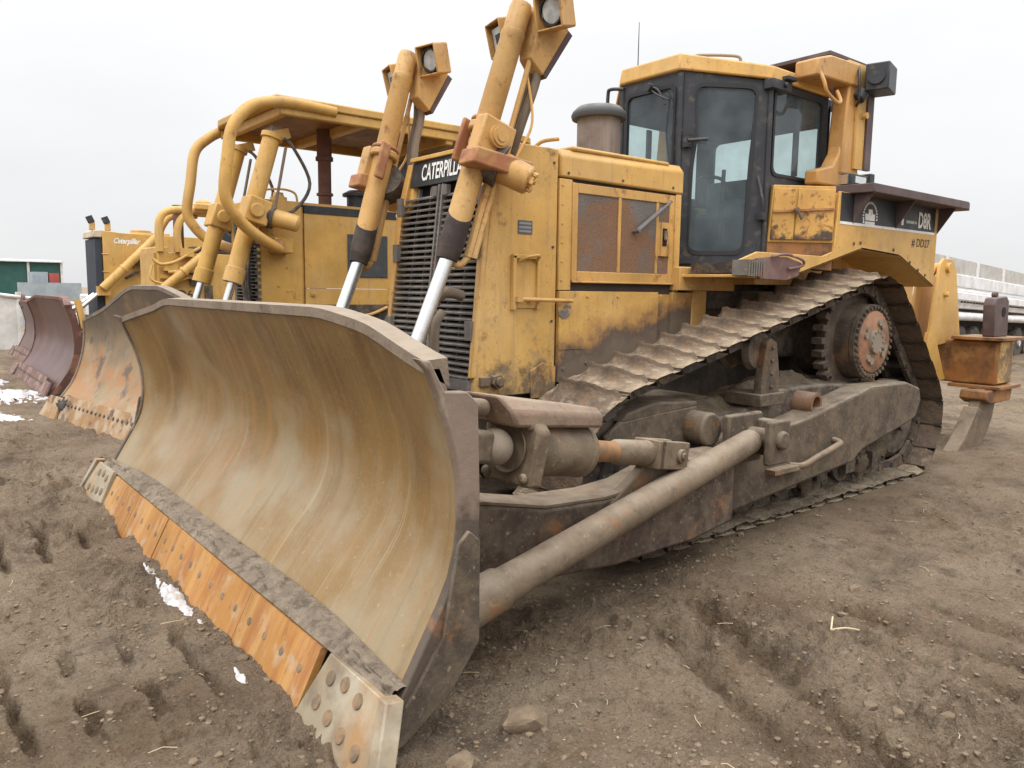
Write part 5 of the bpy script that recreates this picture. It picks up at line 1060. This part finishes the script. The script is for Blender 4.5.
# ---- fourth dozer with script lettering on its hood
M4=empty('bulldozer',(0,-13.7,0),'yellow bulldozer with two small nose lamps and white script name, last in the row','bulldozer',GRP)
tracks_simple(M4,1.0,l2,shoes)
b=MB();b.prism([(2.96,.95),(2.96,2.56),(2.6,2.53),(.6,2.50),(.6,1.1),(1.6,1.1)],'y',-.5,.5);b.b2(1.6,2.3,-.2,.2,2.5,2.58);b.rev([(0,.2),(.04,.24),(.06,.2),(.12,.2)],(2.15,.1,2.5),(2.15,.1,2.66),18)
for k in range(3): b.box((2.93-.0*k,.505,2.1-.35*k),(.12,.02,.02))
b.build('hood',Y_OLD2,M4,bevel=.02)
b=MB();b.b2(2.97,3.10,-.46,.46,.75,2.40);b.build('radiator',mat('dark_blue_radiator',(.035,.042,.055),rough=.7,bump=.3),M4,bevel=.01)
b=MB();b.prism([(2.96,2.42),(3.14,2.42),(3.12,2.56),(2.96,2.58)],'y',-.5,.5);b.build('radiator_top_tank',mat('cream_tank',(.5,.42,.3),rough=.6),M4,bevel=.02)
for y,x in((.42,3.12),(.42,2.84)):
    b=MB();b.box((x,y,2.64),(.10,.08,.16),m=1);b.box((x+.03,y,2.77),(.11,.12,.14),Matrix.Rotation(.4,3,'Y'));b.build('nose_lamp',[BLKPAINT,Y_OLD2],M4,bevel=.01)
text('Caterpillar','maker_script',WHITE,M4,(2.76,.503,2.28),(-1,0,0),(0,0,1),.15,.50,bold=.045,shear=.4)
b=MB();b.rev([(0,.06),(.02,.09),(.55,.09),(.56,.10),(.60,.10),(.61,.085),(1.5,.085)],(3.05,.72,1.40),(2.02,.72,2.45),18);b.b2(2.9,3.12,.5,.74,1.28,1.46);b.build('lift_cylinder',Y_OLD2,M4)
b=MB();b.b2(2.0,2.5,.5,.62,1.9,2.0);b.box((2.3,.58,2.02),(.5,.1,.08),Matrix.Rotation(.5,3,'Y'));b.tube([(2.6,.6,1.62),(2.3,.6,1.8),(2.0,.6,1.95)],.03);b.build('side_linkage',DGREASE,M4)
b=MB();b.cyl((3.1,.5,1.30),(3.45,.55,1.0),.04,n=12);b.cyl((3.1,.2,1.30),(3.5,.2,1.0),.04,n=12);b.build('piston_rod',CHROME,M4)
b=MB();b.b2(2.0,3.85,1.25,1.37,.35,.6);b.b2(2.0,3.85,-1.37,-1.25,.35,.6);b.build('push_arm',ARMDK,M4)
def prof4(s):
    a=np.array([(0,4.35,.0),(.15,4.24,.16),(.4,4.10,.45),(.6,4.08,.7),(.85,4.15,1.0),(1,4.2,1.12)]);return float(np.interp(s,a[:,0],a[:,1])),float(np.interp(s,a[:,0],a[:,2]))
B4=other_blade(M4,prof4,1.75,BLADEP,PB,1.12,1.08,1.5,.0,1.6,PCUT)
b=MB();b.rev([(0,.08),(.0,.15),(.06,.15)],(4.10,-1.55,1.12),(4.16,-1.55,1.12),20);b.build('lifting_eye',PB,B4)
b=MB();b.hull([(4.17,1.1,1.05),(4.17,1.62,1.05),(4.30,1.5,.10),(4.30,1.38,.10)],[(4.05,1.1,1.05),(4.05,1.62,1.05),(4.12,1.5,.10),(4.12,1.38,.10)]);b.build('orange_patch_plate',mat('orange_rust_plate',(.36,.15,.04),[dict(c=(.10,.05,.03),scale=4,lo=.45,hi=.6,amt=.9)],rough=.8,bump=.4),B4)

# ================================================================== BACKGROUND
gz=lambda x,y: float(ground_h(np.array([x]),np.array([y]))[0])
WP=mat('white_weathered_paint',(.62,.61,.58),[dict(c=(.38,.33,.27),scale=3,lo=.55,hi=.7,amt=.5)],rough=.6,bump=.1)
def ab(mb,x0,y0,x1,y1,w,z0,z1):   # slab between two plan points
    d=Vector((x1-x0,y1-y0,0));n=Vector((-d.y,d.x,0)).normalized()*w/2;a=Vector((x0,y0,0));c=Vector((x1,y1,0))
    mb.hull([a-n+Vector((0,0,z0)),c-n+Vector((0,0,z0)),c-n+Vector((0,0,z1)),a-n+Vector((0,0,z1))],[a+n+Vector((0,0,z0)),c+n+Vector((0,0,z0)),c+n+Vector((0,0,z1)),a+n+Vector((0,0,z1))])
f=empty('gate_panel',(4.2,-17,0),'white sheet gate panel with a pipe rail running right from its top','gate')
f.location=(0,0,0)
b=MB();
ab(b,4.02,-17,4.86,-17,.03,-.05,1.24)
ab(b,4.0,-17.03,4.9,-17.03,.03,.2,.3);b.build('panel',WP,f)
b=MB();b.cyl((4.7,-17,1.28),(2.7,-16.9,1.0),.045,n=12);b.build('pipe_rail',WP,f)
b=MB();b.cyl((4.02,-17.0,-.2),(4.02,-17.0,1.30),.06,n=12);b.cyl((2.72,-16.9,-.2),(2.72,-16.9,1.04),.05,n=12);b.build('post',WP,f)
# green shed
sh=empty('storage_building',(-1,-57,-1.2),'long low dark green metal building with white trim, beyond the gate panel','building');sh.location=(0,0,0)
GRN=mat('green_metal_siding',(.022,.085,.07),[dict(c=(.03,.11,.09),scale=2,lo=.4,hi=.6,amt=.5)],rough=.6,bump=.1)
b=MB();b.b2(-3.1,14,-66,-57,-1.6,2.96);b.build('wall',GRN,sh)
b=MB();b.prism([(-56.7,2.95),(-61.5,3.10),(-66.3,2.95),(-66.3,3.05),(-61.5,3.22),(-56.7,3.05)],'x',-3.2,14.3);b.build('roof',mat('white_metal_roof',(.7,.71,.72),rough=.5,bump=0),sh)
for x in(-3.05,-1.1,.85,2.8,4.8,6.8): 
    b=MB();b.b2(x-.07,x+.07,-57.0,-56.9,-1.6,2.95);b.build('trim_post',WP,sh)
def vehicle(name,label,cat,c,s,m,cabm=None):
    r=empty(name,(0,0,0),label,cat);x,y=c;z=gz(x,y)
    L,W,H=s
    b=MB();b.prism([(x-L/2,z+.35),(x-L/2,z+H*.75),(x-L*.1,z+H*.8),(x,z+H),(x+L*.3,z+H),(x+L*.42,z+H*.6),(x+L/2,z+H*.55),(x+L/2,z+.35)],'y',y-W/2,y+W/2);b.build('body',m,r,bevel=.06)
    b=MB();b.prism([(x+.0,z+H*.66),(x+.05,z+H*.93),(x+L*.28,z+H*.93),(x+L*.37,z+H*.66)],'y',y+W/2,y+W/2+.02);b.build('window',DARK,r)
    for dx in(-L*.32,L*.32):
        b=MB();b.rev([(0,.2),(0,.36),(.22,.36),(.22,.2)],(x+dx,y+W/2-.2,z+.36),(x+dx,y+W/2+.02,z+.36),18);b.build('wheel',RUBBER,r)
GREYP=mat('grey_blue_panel',(.30,.34,.36),[dict(c=(.22,.25,.27),scale=2,lo=.4,hi=.7,amt=.5)],rough=.6)
c=MB();z=gz(1,-33);c.b2(-.4,1.75,-37.5,-35,-.8,1.55)
o=c.build('storage_container',GREYP);tag(o,'pale grey-blue storage box in front of the green building','container')
c2=MB();c2.b2(.45,1.05,-39.5,-38,-.5,2.05);o=c2.build('equipment_crate',GREYP);tag(o,'small taller grey box beside the red one','crate')
c2=MB();c2.b2(.0,.40,-39.5,-38,-.5,2.0);o=c2.build('red_crate',mat('faded_red',(.36,.07,.06),rough=.6));tag(o,'small red box left of the hazy trees','crate')
pk=empty('parked_truck',(0,0,0),'white truck seen end-on beyond the rusty blades','truck');zz=-.55
b=MB();b.prism([(-23.2,zz+.4),(-23.2,zz+1.1),(-23.9,zz+1.2),(-24.4,zz+1.72),(-25.9,zz+1.72),(-26,zz+1.05),(-28.2,zz+1.0),(-28.2,zz+.4)],'x',.35,1.25);b.build('body',WP,pk,bevel=.05)
b=MB();b.hull([(.42,-23.93,zz+1.22),(1.18,-23.93,zz+1.22),(1.14,-24.35,zz+1.66),(.46,-24.35,zz+1.66)],[(.42,-23.89,zz+1.24),(1.18,-23.89,zz+1.24),(1.14,-24.31,zz+1.68),(.46,-24.31,zz+1.68)]);b.build('windshield',DARK,pk)
for x in(.35,1.07):
    for y in(-24.,-27.4):
        b=MB();b.cyl((x,y,zz+.36),(x+.2,y,zz+.36),.36,n=18);b.build('wheel',RUBBER,pk)
# bare hazy trees beyond the yard
def twig_tree(x,y,h,seed,label):
    rr=random.Random(seed);z=gz(x,y)-.1;r=empty('bare_tree',(x,y,z),label,'tree');b=MB()
    b.cyl((0,0,0),(0,0,h*.5),.16,.1,n=8);b.build('trunk',mat('tree_bark',(.16,.13,.11),rough=.9),r)
    c=MB()
    def br(p,d,L,rad,k):
        e=p+d*L;c.cyl(p,e,rad,rad*.6,n=4,cap=False)
        if k==0: return
        for _ in range(4 if k>1 else 5):
            nd=(d+Vector((rr.uniform(-.8,.8),rr.uniform(-.8,.8),rr.uniform(-.2,.6)))).normalized();br(p.lerp(e,rr.uniform(.5,1)),nd,L*.66,rad*.55,k-1)
    for _ in range(5): br(Vector((0,0,h*rr.uniform(.2,.5))),Vector((rr.uniform(-.7,.7),rr.uniform(-.7,.7),.8)).normalized(),h*.28,.06,3)
    c.build('crown',mat('pale_twigs',(.42,.39,.37),rough=.9,bump=0),r)
for i,(x,y,h) in enumerate([(-9.0,-62,4.2),(-11.5,-64,4.6),(-14,-63,4.0)]): twig_tree(x,y,h,i,['pale bare tree just right of the green building','pale bare tree, middle one of three behind the old dozer','pale bare tree, rightmost of three behind the old dozer'][i])

# ---- white dump trailer on the right
TR=empty('belly_dump_trailer',(0,0,0),'long white steel dump trailer parked behind the ripper','trailer')
WT=mat('white_trailer_paint',(.74,.74,.74),[dict(c=(.45,.42,.38),scale=2,st=(1,1,.4),lo=.52,hi=.7,amt=.5),dict(c=(.50,.46,.40),scale=7,lo=.58,hi=.68,amt=.5,seed=3)],rough=.5,bump=.05)
TOPG=mat('galvanised_top',(.44,.42,.38),[dict(c=(.55,.53,.5),scale=3,lo=.45,hi=.6,amt=.6)],rough=.5,bump=.1)
TL=8.0
b=MB()
b.prism([(-1.1,1.50),(1.1,1.50),(1.25,1.75),(1.25,1.95),(-1.25,1.95),(-1.25,1.75)],'x',-TL,TL)
b.b2(-TL,TL,1.10,1.32,1.70,1.90);b.b2(-TL,TL,1.12,1.30,2.02,2.34)
b.b2(-TL,TL,-1.30,-1.12,1.70,2.34);b.build('body',WT,TR,bevel=.02)
b=MB();b.b2(-TL,TL,1.20,1.26,2.341,2.72);b.b2(-TL,TL,-1.26,-1.20,2.341,2.72)
b.build('top_rail',TOPG,TR)
for k in range(6):
    b=MB();b.b2(-TL+2+k*2.4,-TL+2.16+k*2.4,1.262,1.29,2.345,2.73);b.build('rail_stake',WT,TR)
b=MB()
for k in range(50): b.cyl((-TL+.3+k*.25,1.15,1.66),(-TL+.3+k*.25,1.245,1.67),.02,n=6)
b.build('bolt_row',DARK,TR)
b=MB();b.b2(-TL,TL,.95,1.15,1.52,1.62);b.b2(-TL,TL,-1.15,-.95,1.52,1.62);b.build('side_skirt',WT,TR)
b=MB();b.b2(-TL,TL,.4,.9,.95,1.34);b.b2(-TL,TL,-.9,-.4,.95,1.34);b.build('underframe',DARK,TR)
b=MB();b.cyl((-TL,1.16,1.30),(TL,1.16,1.30),.11,n=16);b.build('side_tube',WT,TR)
for k,x in enumerate((-4.6,-3.4,-2.2,1.2,2.4,3.6)):
    b=MB();b.rev([(0,.25),(0,.5),(.05,.53),(.25,.53),(.3,.5),(.3,.25)],(x,.72,.53),(x,1.06,.53),28);w=b.build('wheel',RUBBER,TR)
    b=MB();b.rev([(0,.27),(.05,.1),(.12,.1),(.12,0)],(x,.95,.53),(x,1.06,.53),20);b.build('rim',WT,w)
TR.location=(-18.1,-5.42,-.35);TR.scale=(1,1,.93)
TR['_']=0;del TR['_']
TRANG=(math.radians(3.0),math.radians(0),math.radians(0))
# ================================================================== GROUND
CX,CY,CZ=6.370235678504084,4.080684643179965,1.4869526527436036
YAW=-2.248327625228721;PIT=-0.12077888282737642;ROL=0.012784915611862289;FPX=773.7833607538086
def ground():
    rad=np.concatenate([np.geomspace(.8,14,560),np.geomspace(14.2,900,110)])
    half=math.radians(58)
    ang=np.concatenate([np.linspace(-math.radians(58),math.radians(58),760)+YAW,np.linspace(half+.02,2*PI-half-.02,70)+YAW])
    R,A=np.meshgrid(rad,ang,indexing='ij');X=CX+R*np.cos(A);Y=CY+R*np.sin(A);Z=ground_h(X,Y);darker_soil=MO['m'].ravel().copy()
    nr,na=R.shape
    co=np.stack([X,Y,Z],-1).reshape(-1,3)
    i,j=np.meshgrid(np.arange(nr-1),np.arange(na),indexing='ij');j2=(j+1)%na
    f=np.stack([i*na+j,(i+1)*na+j,(i+1)*na+j2,i*na+j2],-1).reshape(-1,4)
    cen=np.array([[CX,CY,float(ground_h(np.array([CX]),np.array([CY]))[0])]]);ci=len(co);co=np.concatenate([co,cen])
    me=bpy.data.meshes.new('ground');me.vertices.add(len(co));me.vertices.foreach_set('co',co.ravel())
    tri=[(k,(k+1)%na,ci) for k in range(na)]
    nl=f.size+len(tri)*3;me.loops.add(nl);me.loops.foreach_set('vertex_index',np.concatenate([f.ravel(),np.array(tri).ravel()]).astype(np.int32))
    nf=len(f)+len(tri);me.polygons.add(nf)
    ls=np.concatenate([np.arange(len(f))*4,f.size+np.arange(len(tri))*3]).astype(np.int32);me.polygons.foreach_set('loop_start',ls)
    me.update(calc_edges=True);me.validate();me.polygons.foreach_set('use_smooth',[True]*len(me.polygons))
    at=me.attributes.new('darker_soil','FLOAT','POINT');at.data.foreach_set('value',np.concatenate([darker_soil,[0]]).astype(np.float32))
    o=bpy.data.objects.new('ground',me);C.objects.link(o);tag(o,'rutted grey-brown dirt yard','ground',kind='structure');return o
GM=mat('dirt_ground',(.245,.180,.122),[
    dict(c=(.33,.258,.178),scale=.9,lo=.42,hi=.62,amt=.85,nr=.6),
    dict(c=(.085,.062,.047),scale=1.6,lo=.51,hi=.68,amt=.8,seed=3,nr=.7),
    dict(c=(.19,.115,.060),scale=2.4,lo=.55,hi=.70,amt=.6,seed=5,nr=.65),
    dict(c=(.075,.054,.036),scale=7,lo=.52,hi=.68,amt=.65,seed=16,nr=.8),
    dict(c=(.31,.25,.175),scale=14,lo=.52,hi=.72,amt=.6,seed=6,nr=.75),
    dict(c=(.07,.052,.040),scale=22,lo=.56,hi=.70,amt=.7,seed=7,nr=.8),
    dict(c=(.36,.30,.22),scale=75,lo=.56,hi=.66,amt=.65,seed=8,det=4,nr=.7),
    dict(c=(.075,.054,.037),scale=85,lo=.55,hi=.65,amt=.6,seed=9,det=4,nr=.7),
    dict(c=(.24,.15,.075),scale=30,lo=.58,hi=.7,amt=.5,seed=19,det=4)],rough=.95,bump=1.,bscale=60,bdist=.05,spec=.15)
# darker soil in ruts, dents, churned patches and along the tracks (stored per point)
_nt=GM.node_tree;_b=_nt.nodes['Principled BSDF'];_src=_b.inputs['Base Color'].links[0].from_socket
_at=_nt.nodes.new('ShaderNodeAttribute');_at.attribute_name='darker_soil'
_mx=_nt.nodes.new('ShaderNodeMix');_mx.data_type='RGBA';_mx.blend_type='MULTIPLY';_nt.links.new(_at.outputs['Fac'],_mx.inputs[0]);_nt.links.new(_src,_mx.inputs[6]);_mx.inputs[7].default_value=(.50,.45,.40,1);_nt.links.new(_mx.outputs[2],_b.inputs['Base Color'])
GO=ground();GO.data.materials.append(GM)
# clods and gravel lying on the dirt
def scatter(n,seed,smin,smax,name,label,cat,m,region):
    r=np.random.default_rng(seed);vs=[];fs=[]
    ico=[];bm=bmesh.new();bmesh.ops.create_icosphere(bm,subdivisions=1,radius=1);base=np.array([v.co[:] for v in bm.verts]);bf=np.array([[v.index for v in f.verts] for f in bm.faces]);bm.free()
    P=region(r,n);z=ground_h(P[:,0],P[:,1])
    V=[];F=[]
    for k in range(len(P)):
        s=smin*(smax/smin)**(r.random()**2.2)
        q=base*(1+.45*(r.random((len(base),1))-.5))*np.array([1,r.uniform(.6,1),r.uniform(.4,.8)])*s
        a=r.uniform(0,6.28);c,sn=math.cos(a),math.sin(a);q=q@np.array([[c,sn,0],[-sn,c,0],[0,0,1]])
        V.append(q+np.array([P[k,0],P[k,1],z[k]+s*.12]));F.append(bf+k*len(base))
    V=np.concatenate(V);F=np.concatenate(F)
    me=bpy.data.meshes.new(name);me.from_pydata(V.tolist(),[],F.tolist());me.materials.append(m);me.polygons.foreach_set('use_smooth',[False]*len(me.polygons))
    o=bpy.data.objects.new(name,me);C.objects.link(o);tag(o,label,cat,kind='stuff')
def reg_near(r,n):
    d=1.6+7.5*r.random(n)**1.3;a=YAW+math.radians(46)*(2*r.random(n)-1);P=np.stack([CX+d*np.cos(a),CY+d*np.sin(a)],1)
    ok=~((np.abs(P[:,1])<1.35)&(P[:,0]<3.9))
    w=.35+.65*(fbm(P[:,0]*1.3,P[:,1]*1.3,3,91)>-.1)
    return P[ok&(r.random(n)<w)]
CLOD=mat('dirt_clod',(.17,.125,.083),[dict(c=(.24,.185,.125),scale=9,lo=.4,hi=.65,amt=.8),dict(c=(.08,.06,.046),scale=7,lo=.55,hi=.7,amt=.6,seed=4)],rough=.95,bump=.8,bscale=90,bdist=.006,spec=.15)
scatter(24000,5,.0025,.016,'dirt_crumbs','loose crumbs of dirt scattered over the yard','dirt',CLOD,reg_near)
def reg_lump(r,n):
    P=reg_near(r,n);k=(P[:,0]>5.3)|((np.abs(P[:,0]-3.2)<.7)&(P[:,1]>1.8))|(fbm(P[:,0],P[:,1],2,95)>.25)
    return P[k]
scatter(1000,6,.008,.032,'dirt_clods','larger clods of churned mud','dirt',CLOD,reg_lump)
GRAV=mat('pale_gravel',(.33,.28,.21),[dict(c=(.2,.17,.14),scale=6,lo=.45,hi=.6,amt=.7)],rough=.9,bump=.2)
scatter(800,8,.0025,.007,'pale_gravel','small pale stones in the dirt','gravel',GRAV,reg_near)
def clod(loc,sz,seed,label,m=CLOD):
    mb=MB();
    rr_=random.Random(seed);bm=bmesh.new()
    for _ in range(34):
        v=Vector((rr_.gauss(0,1),rr_.gauss(0,1),rr_.gauss(0,1))).normalized()*rr_.uniform(.8,1.1);bm.verts.new((v.x*sz[0],v.y*sz[1],v.z*sz[2]))
    bmesh.ops.convex_hull(bm,input=bm.verts[:]);bmesh.ops.delete(bm,geom=[v for v in bm.verts if not v.link_faces],context='VERTS')
    bmesh.ops.subdivide_edges(bm,edges=bm.edges[:],cuts=2,use_grid_fill=True)
    for v in bm.verts: v.co*=1+.10*float(fbm(v.co.x*22+seed,v.co.y*22+v.co.z*31,3,seed))
    me=bpy.data.meshes.new('mud_clod');bm.to_mesh(me);bm.free();me.materials.append(m);o=bpy.data.objects.new('mud_clod',me);C.objects.link(o);o.location=loc;tag(o,label,'clod')
clod((5.08,2.26,.03),(.055,.05,.05),301,'grey mud lump beside the blade corner, the taller of two',CLOD)
clod((5.22,2.33,.01),(.05,.045,.032),302,'pale flat mud lump nearest the end bit',GRAV)
clod((4.75,2.15,.01),(.10,.07,.05),303,'low mud lump behind the blade side plate')
# V shaped straw and scattered straws
STR=mat('dry_straw',(.52,.42,.27),rough=.8,bump=0)
VS=[Vector((x_,y_,gz(3.05,2.38)+.03)) for x_,y_ in((3.12,2.38),(2.98,2.31),(3.02,2.46))]
mb=MB();mb.tube([VS[0],(VS[0]+VS[1])/2+Vector((0,0,.01)),VS[1]],.0045,n=6,sub=2);mb.tube([VS[0],(VS[0]+VS[2])/2+Vector((0,0,.01)),VS[2]],.0045,n=6,sub=2);o=mb.build('straw_stalk',STR);tag(o,'bent dry stalk lying in a V on the open dirt','straw')
mb=MB();r=random.Random(3)
for k in range(90):
    d=1.8+4.5*r.random();a=YAW+math.radians(42)*r.uniform(-1,1);x=CX+d*math.cos(a);y=CY+d*math.sin(a)
    if abs(y)<1.7 and x<4.9: continue
    b_=r.uniform(0,6.28);L=r.uniform(.03,.10);z=gz(x,y)+.006
    mb.tube([(x,y,z),(x+L*.5*math.cos(b_),y+L*.5*math.sin(b_),z+.006),(x+L*math.cos(b_+.2),y+L*math.sin(b_+.2),z)],.0013,n=4,sub=1)
o=mb.build('straw_bits',STR);tag(o,'thin bits of straw strewn on the dirt','straw',kind='stuff')
# snow remnants
SNOW=mat('old_snow',(.52,.52,.54),[dict(c=(.30,.25,.19),scale=12,lo=.46,hi=.66,amt=.85)],rough=.7,bump=.6,bscale=60,bdist=.01)
def snow(cx,cy,lx,ly,rot,seed,label,th=.03,thr=.0):
    n=70;mb=MB();ca,sa=math.cos(rot),math.sin(rot)
    u=np.linspace(-1,1,n);U,V=np.meshgrid(u,u,indexing='ij');X=cx+U*lx*ca-V*ly*sa;Y=cy+U*lx*sa+V*ly*ca
    e=1-np.sqrt(U**2+V**2);m=e*1.1+.55*fbm(X*2.2/max(.4,ly),Y*2.2/max(.4,ly),3,seed)+.55*fbm(X*13,Y*13,4,seed+3,.65)-thr
    Z=ground_h(X,Y)+np.clip(m,-.6,.5)*th+.004*fbm(X*20,Y*20,2,seed)-.004
    vs=np.stack([X,Y,Z],-1).reshape(-1,3).tolist()
    keep=(m>-.12);fs=[]
    for i in range(n-1):
        for j in range(n-1):
            if keep[i,j] and keep[i+1,j] and keep[i,j+1] and keep[i+1,j+1]: fs.append((i*n+j,(i+1)*n+j,(i+1)*n+j+1,i*n+j+1))
    mb.add(vs,fs);o=mb.build('snow_patch',SNOW,None,smooth=60);tag(o,label,'snow',group='patches of old snow')
snow(5.39,.20,.045,.60,.0,3,'thin broken strip of snow against the middle of the orange cutting edge',.03,.25)
snow(5.42,1.25,.028,.22,.0,9,'small crumbs of snow beside the near end bit',.02,.62)
snow(5.35,-8.2,.55,1.0,.35,5,'largest snow patch on the mud before the purple blade',.06,.1)
snow(5.5,-10.3,.40,.9,.3,6,'narrow snow patch furthest from the camera by the gate panel',.05,.1)
snow(5.5,-6.3,.20,.7,.3,7,'thin snow streak nearest the second blade',.04,.15)
snow(5.75,-5.0,.10,.28,.4,8,'tiny snow patch at the left edge of the yard',.04,.15)
# ================================================================== CAMERA, SKY, LIGHT
cd=bpy.data.cameras.new('camera');cam=bpy.data.objects.new('camera',cd);C.objects.link(cam);scene.camera=cam
d=Vector((math.cos(YAW)*math.cos(PIT),math.sin(YAW)*math.cos(PIT),math.sin(PIT)));r_=Vector((math.sin(YAW),-math.cos(YAW),0));u_=r_.cross(d)
rx=r_*math.cos(ROL)+u_*math.sin(ROL);uy=-r_*math.sin(ROL)+u_*math.cos(ROL)
cam.matrix_world=Matrix(((rx.x,uy.x,-d.x,CX),(rx.y,uy.y,-d.y,CY),(rx.z,uy.z,-d.z,CZ),(0,0,0,1)))
cd.sensor_fit='HORIZONTAL';cd.sensor_width=36;cd.lens=36*FPX/1024;cd.clip_start=.05;cd.clip_end=3000
# trailer orientation
TR.rotation_euler=(0,math.radians(-1.8),math.radians(6))
w=bpy.data.worlds.new('World');scene.world=w;w.use_nodes=True;nt=w.node_tree;N=nt.nodes;L=nt.links
bg=N['Background'];tc=N.new('ShaderNodeTexCoord')
sky=N.new('ShaderNodeTexSky');sky.sky_type='NISHITA';sky.sun_disc=False;SUNEL=math.radians(50);SUNAZ=math.radians(20)
sky.sun_elevation=SUNEL;sky.sun_rotation=math.radians(90)-SUNAZ
sx=N.new('ShaderNodeSeparateXYZ');L.new(tc.outputs['Generated'],sx.inputs[0])
mr=N.new('ShaderNodeMapRange');mr.inputs[1].default_value=0;mr.inputs[2].default_value=1;mr.inputs[3].default_value=0;mr.inputs[4].default_value=1;L.new(sx.outputs['Z'],mr.inputs[0])
rp=N.new('ShaderNodeValToRGB');rp.color_ramp.elements[0].position=0;rp.color_ramp.elements[0].color=(.66,.66,.67,1)
rp.color_ramp.elements[1].position=1;rp.color_ramp.elements[1].color=(1.,1.,1.02,1)
e=rp.color_ramp.elements.new(.12);e.color=(.72,.72,.725,1);e=rp.color_ramp.elements.new(.32);e.color=(.82,.82,.825,1)
L.new(mr.outputs[0],rp.inputs[0])
# brighter overhead, as under a full overcast
m1=N.new('ShaderNodeMapRange');m1.inputs[1].default_value=.30;m1.inputs[2].default_value=.95;m1.inputs[3].default_value=1;m1.inputs[4].default_value=3.3;L.new(sx.outputs['Z'],m1.inputs[0])
mp=N.new('ShaderNodeMapping');mp.inputs['Scale'].default_value=(1,1,3.2);L.new(tc.outputs['Generated'],mp.inputs[0])
no=N.new('ShaderNodeTexNoise');no.inputs['Scale'].default_value=1.6;no.inputs['Detail'].default_value=5;no.inputs['Roughness'].default_value=.5;L.new(mp.outputs[0],no.inputs[0])
m2=N.new('ShaderNodeMapRange');m2.inputs[1].default_value=.3;m2.inputs[2].default_value=.7;m2.inputs[3].default_value=.93;m2.inputs[4].default_value=1.06;L.new(no.outputs['Fac'],m2.inputs[0])
mm=N.new('ShaderNodeMath');mm.operation='MULTIPLY';L.new(m1.outputs[0],mm.inputs[0]);L.new(m2.outputs[0],mm.inputs[1])
vm=N.new('ShaderNodeVectorMath');vm.operation='SCALE';L.new(rp.outputs[0],vm.inputs[0]);L.new(mm.outputs[0],vm.inputs['Scale'])
# thin share of the clear-sky colour under the cloud deck
v2=N.new('ShaderNodeVectorMath');v2.operation='SCALE';v2.inputs['Scale'].default_value=.006;L.new(sky.outputs[0],v2.inputs[0])
va=N.new('ShaderNodeVectorMath');va.operation='ADD';L.new(vm.outputs[0],va.inputs[0]);L.new(v2.outputs[0],va.inputs[1])
L.new(va.outputs[0],bg.inputs[0]);bg.inputs[1].default_value=1.27
sl=bpy.data.lights.new('sun','SUN');sl.energy=.9;sl.angle=math.radians(14);sl.color=(1,.96,.9);so=bpy.data.objects.new('sun',sl);C.objects.link(so)
sd=Vector((math.cos(SUNAZ)*math.cos(SUNEL),math.sin(SUNAZ)*math.cos(SUNEL),math.sin(SUNEL)));so.rotation_euler=sd.to_track_quat('Z','Y').to_euler()
vs=scene.view_settings;vs.view_transform='Standard';vs.look='None';vs.gamma=1;vs.exposure=-0.04;vs.use_curve_mapping=False
scene.cycles.max_bounces=6;scene.cycles.transparent_max_bounces=12;scene.cycles.use_denoising=True
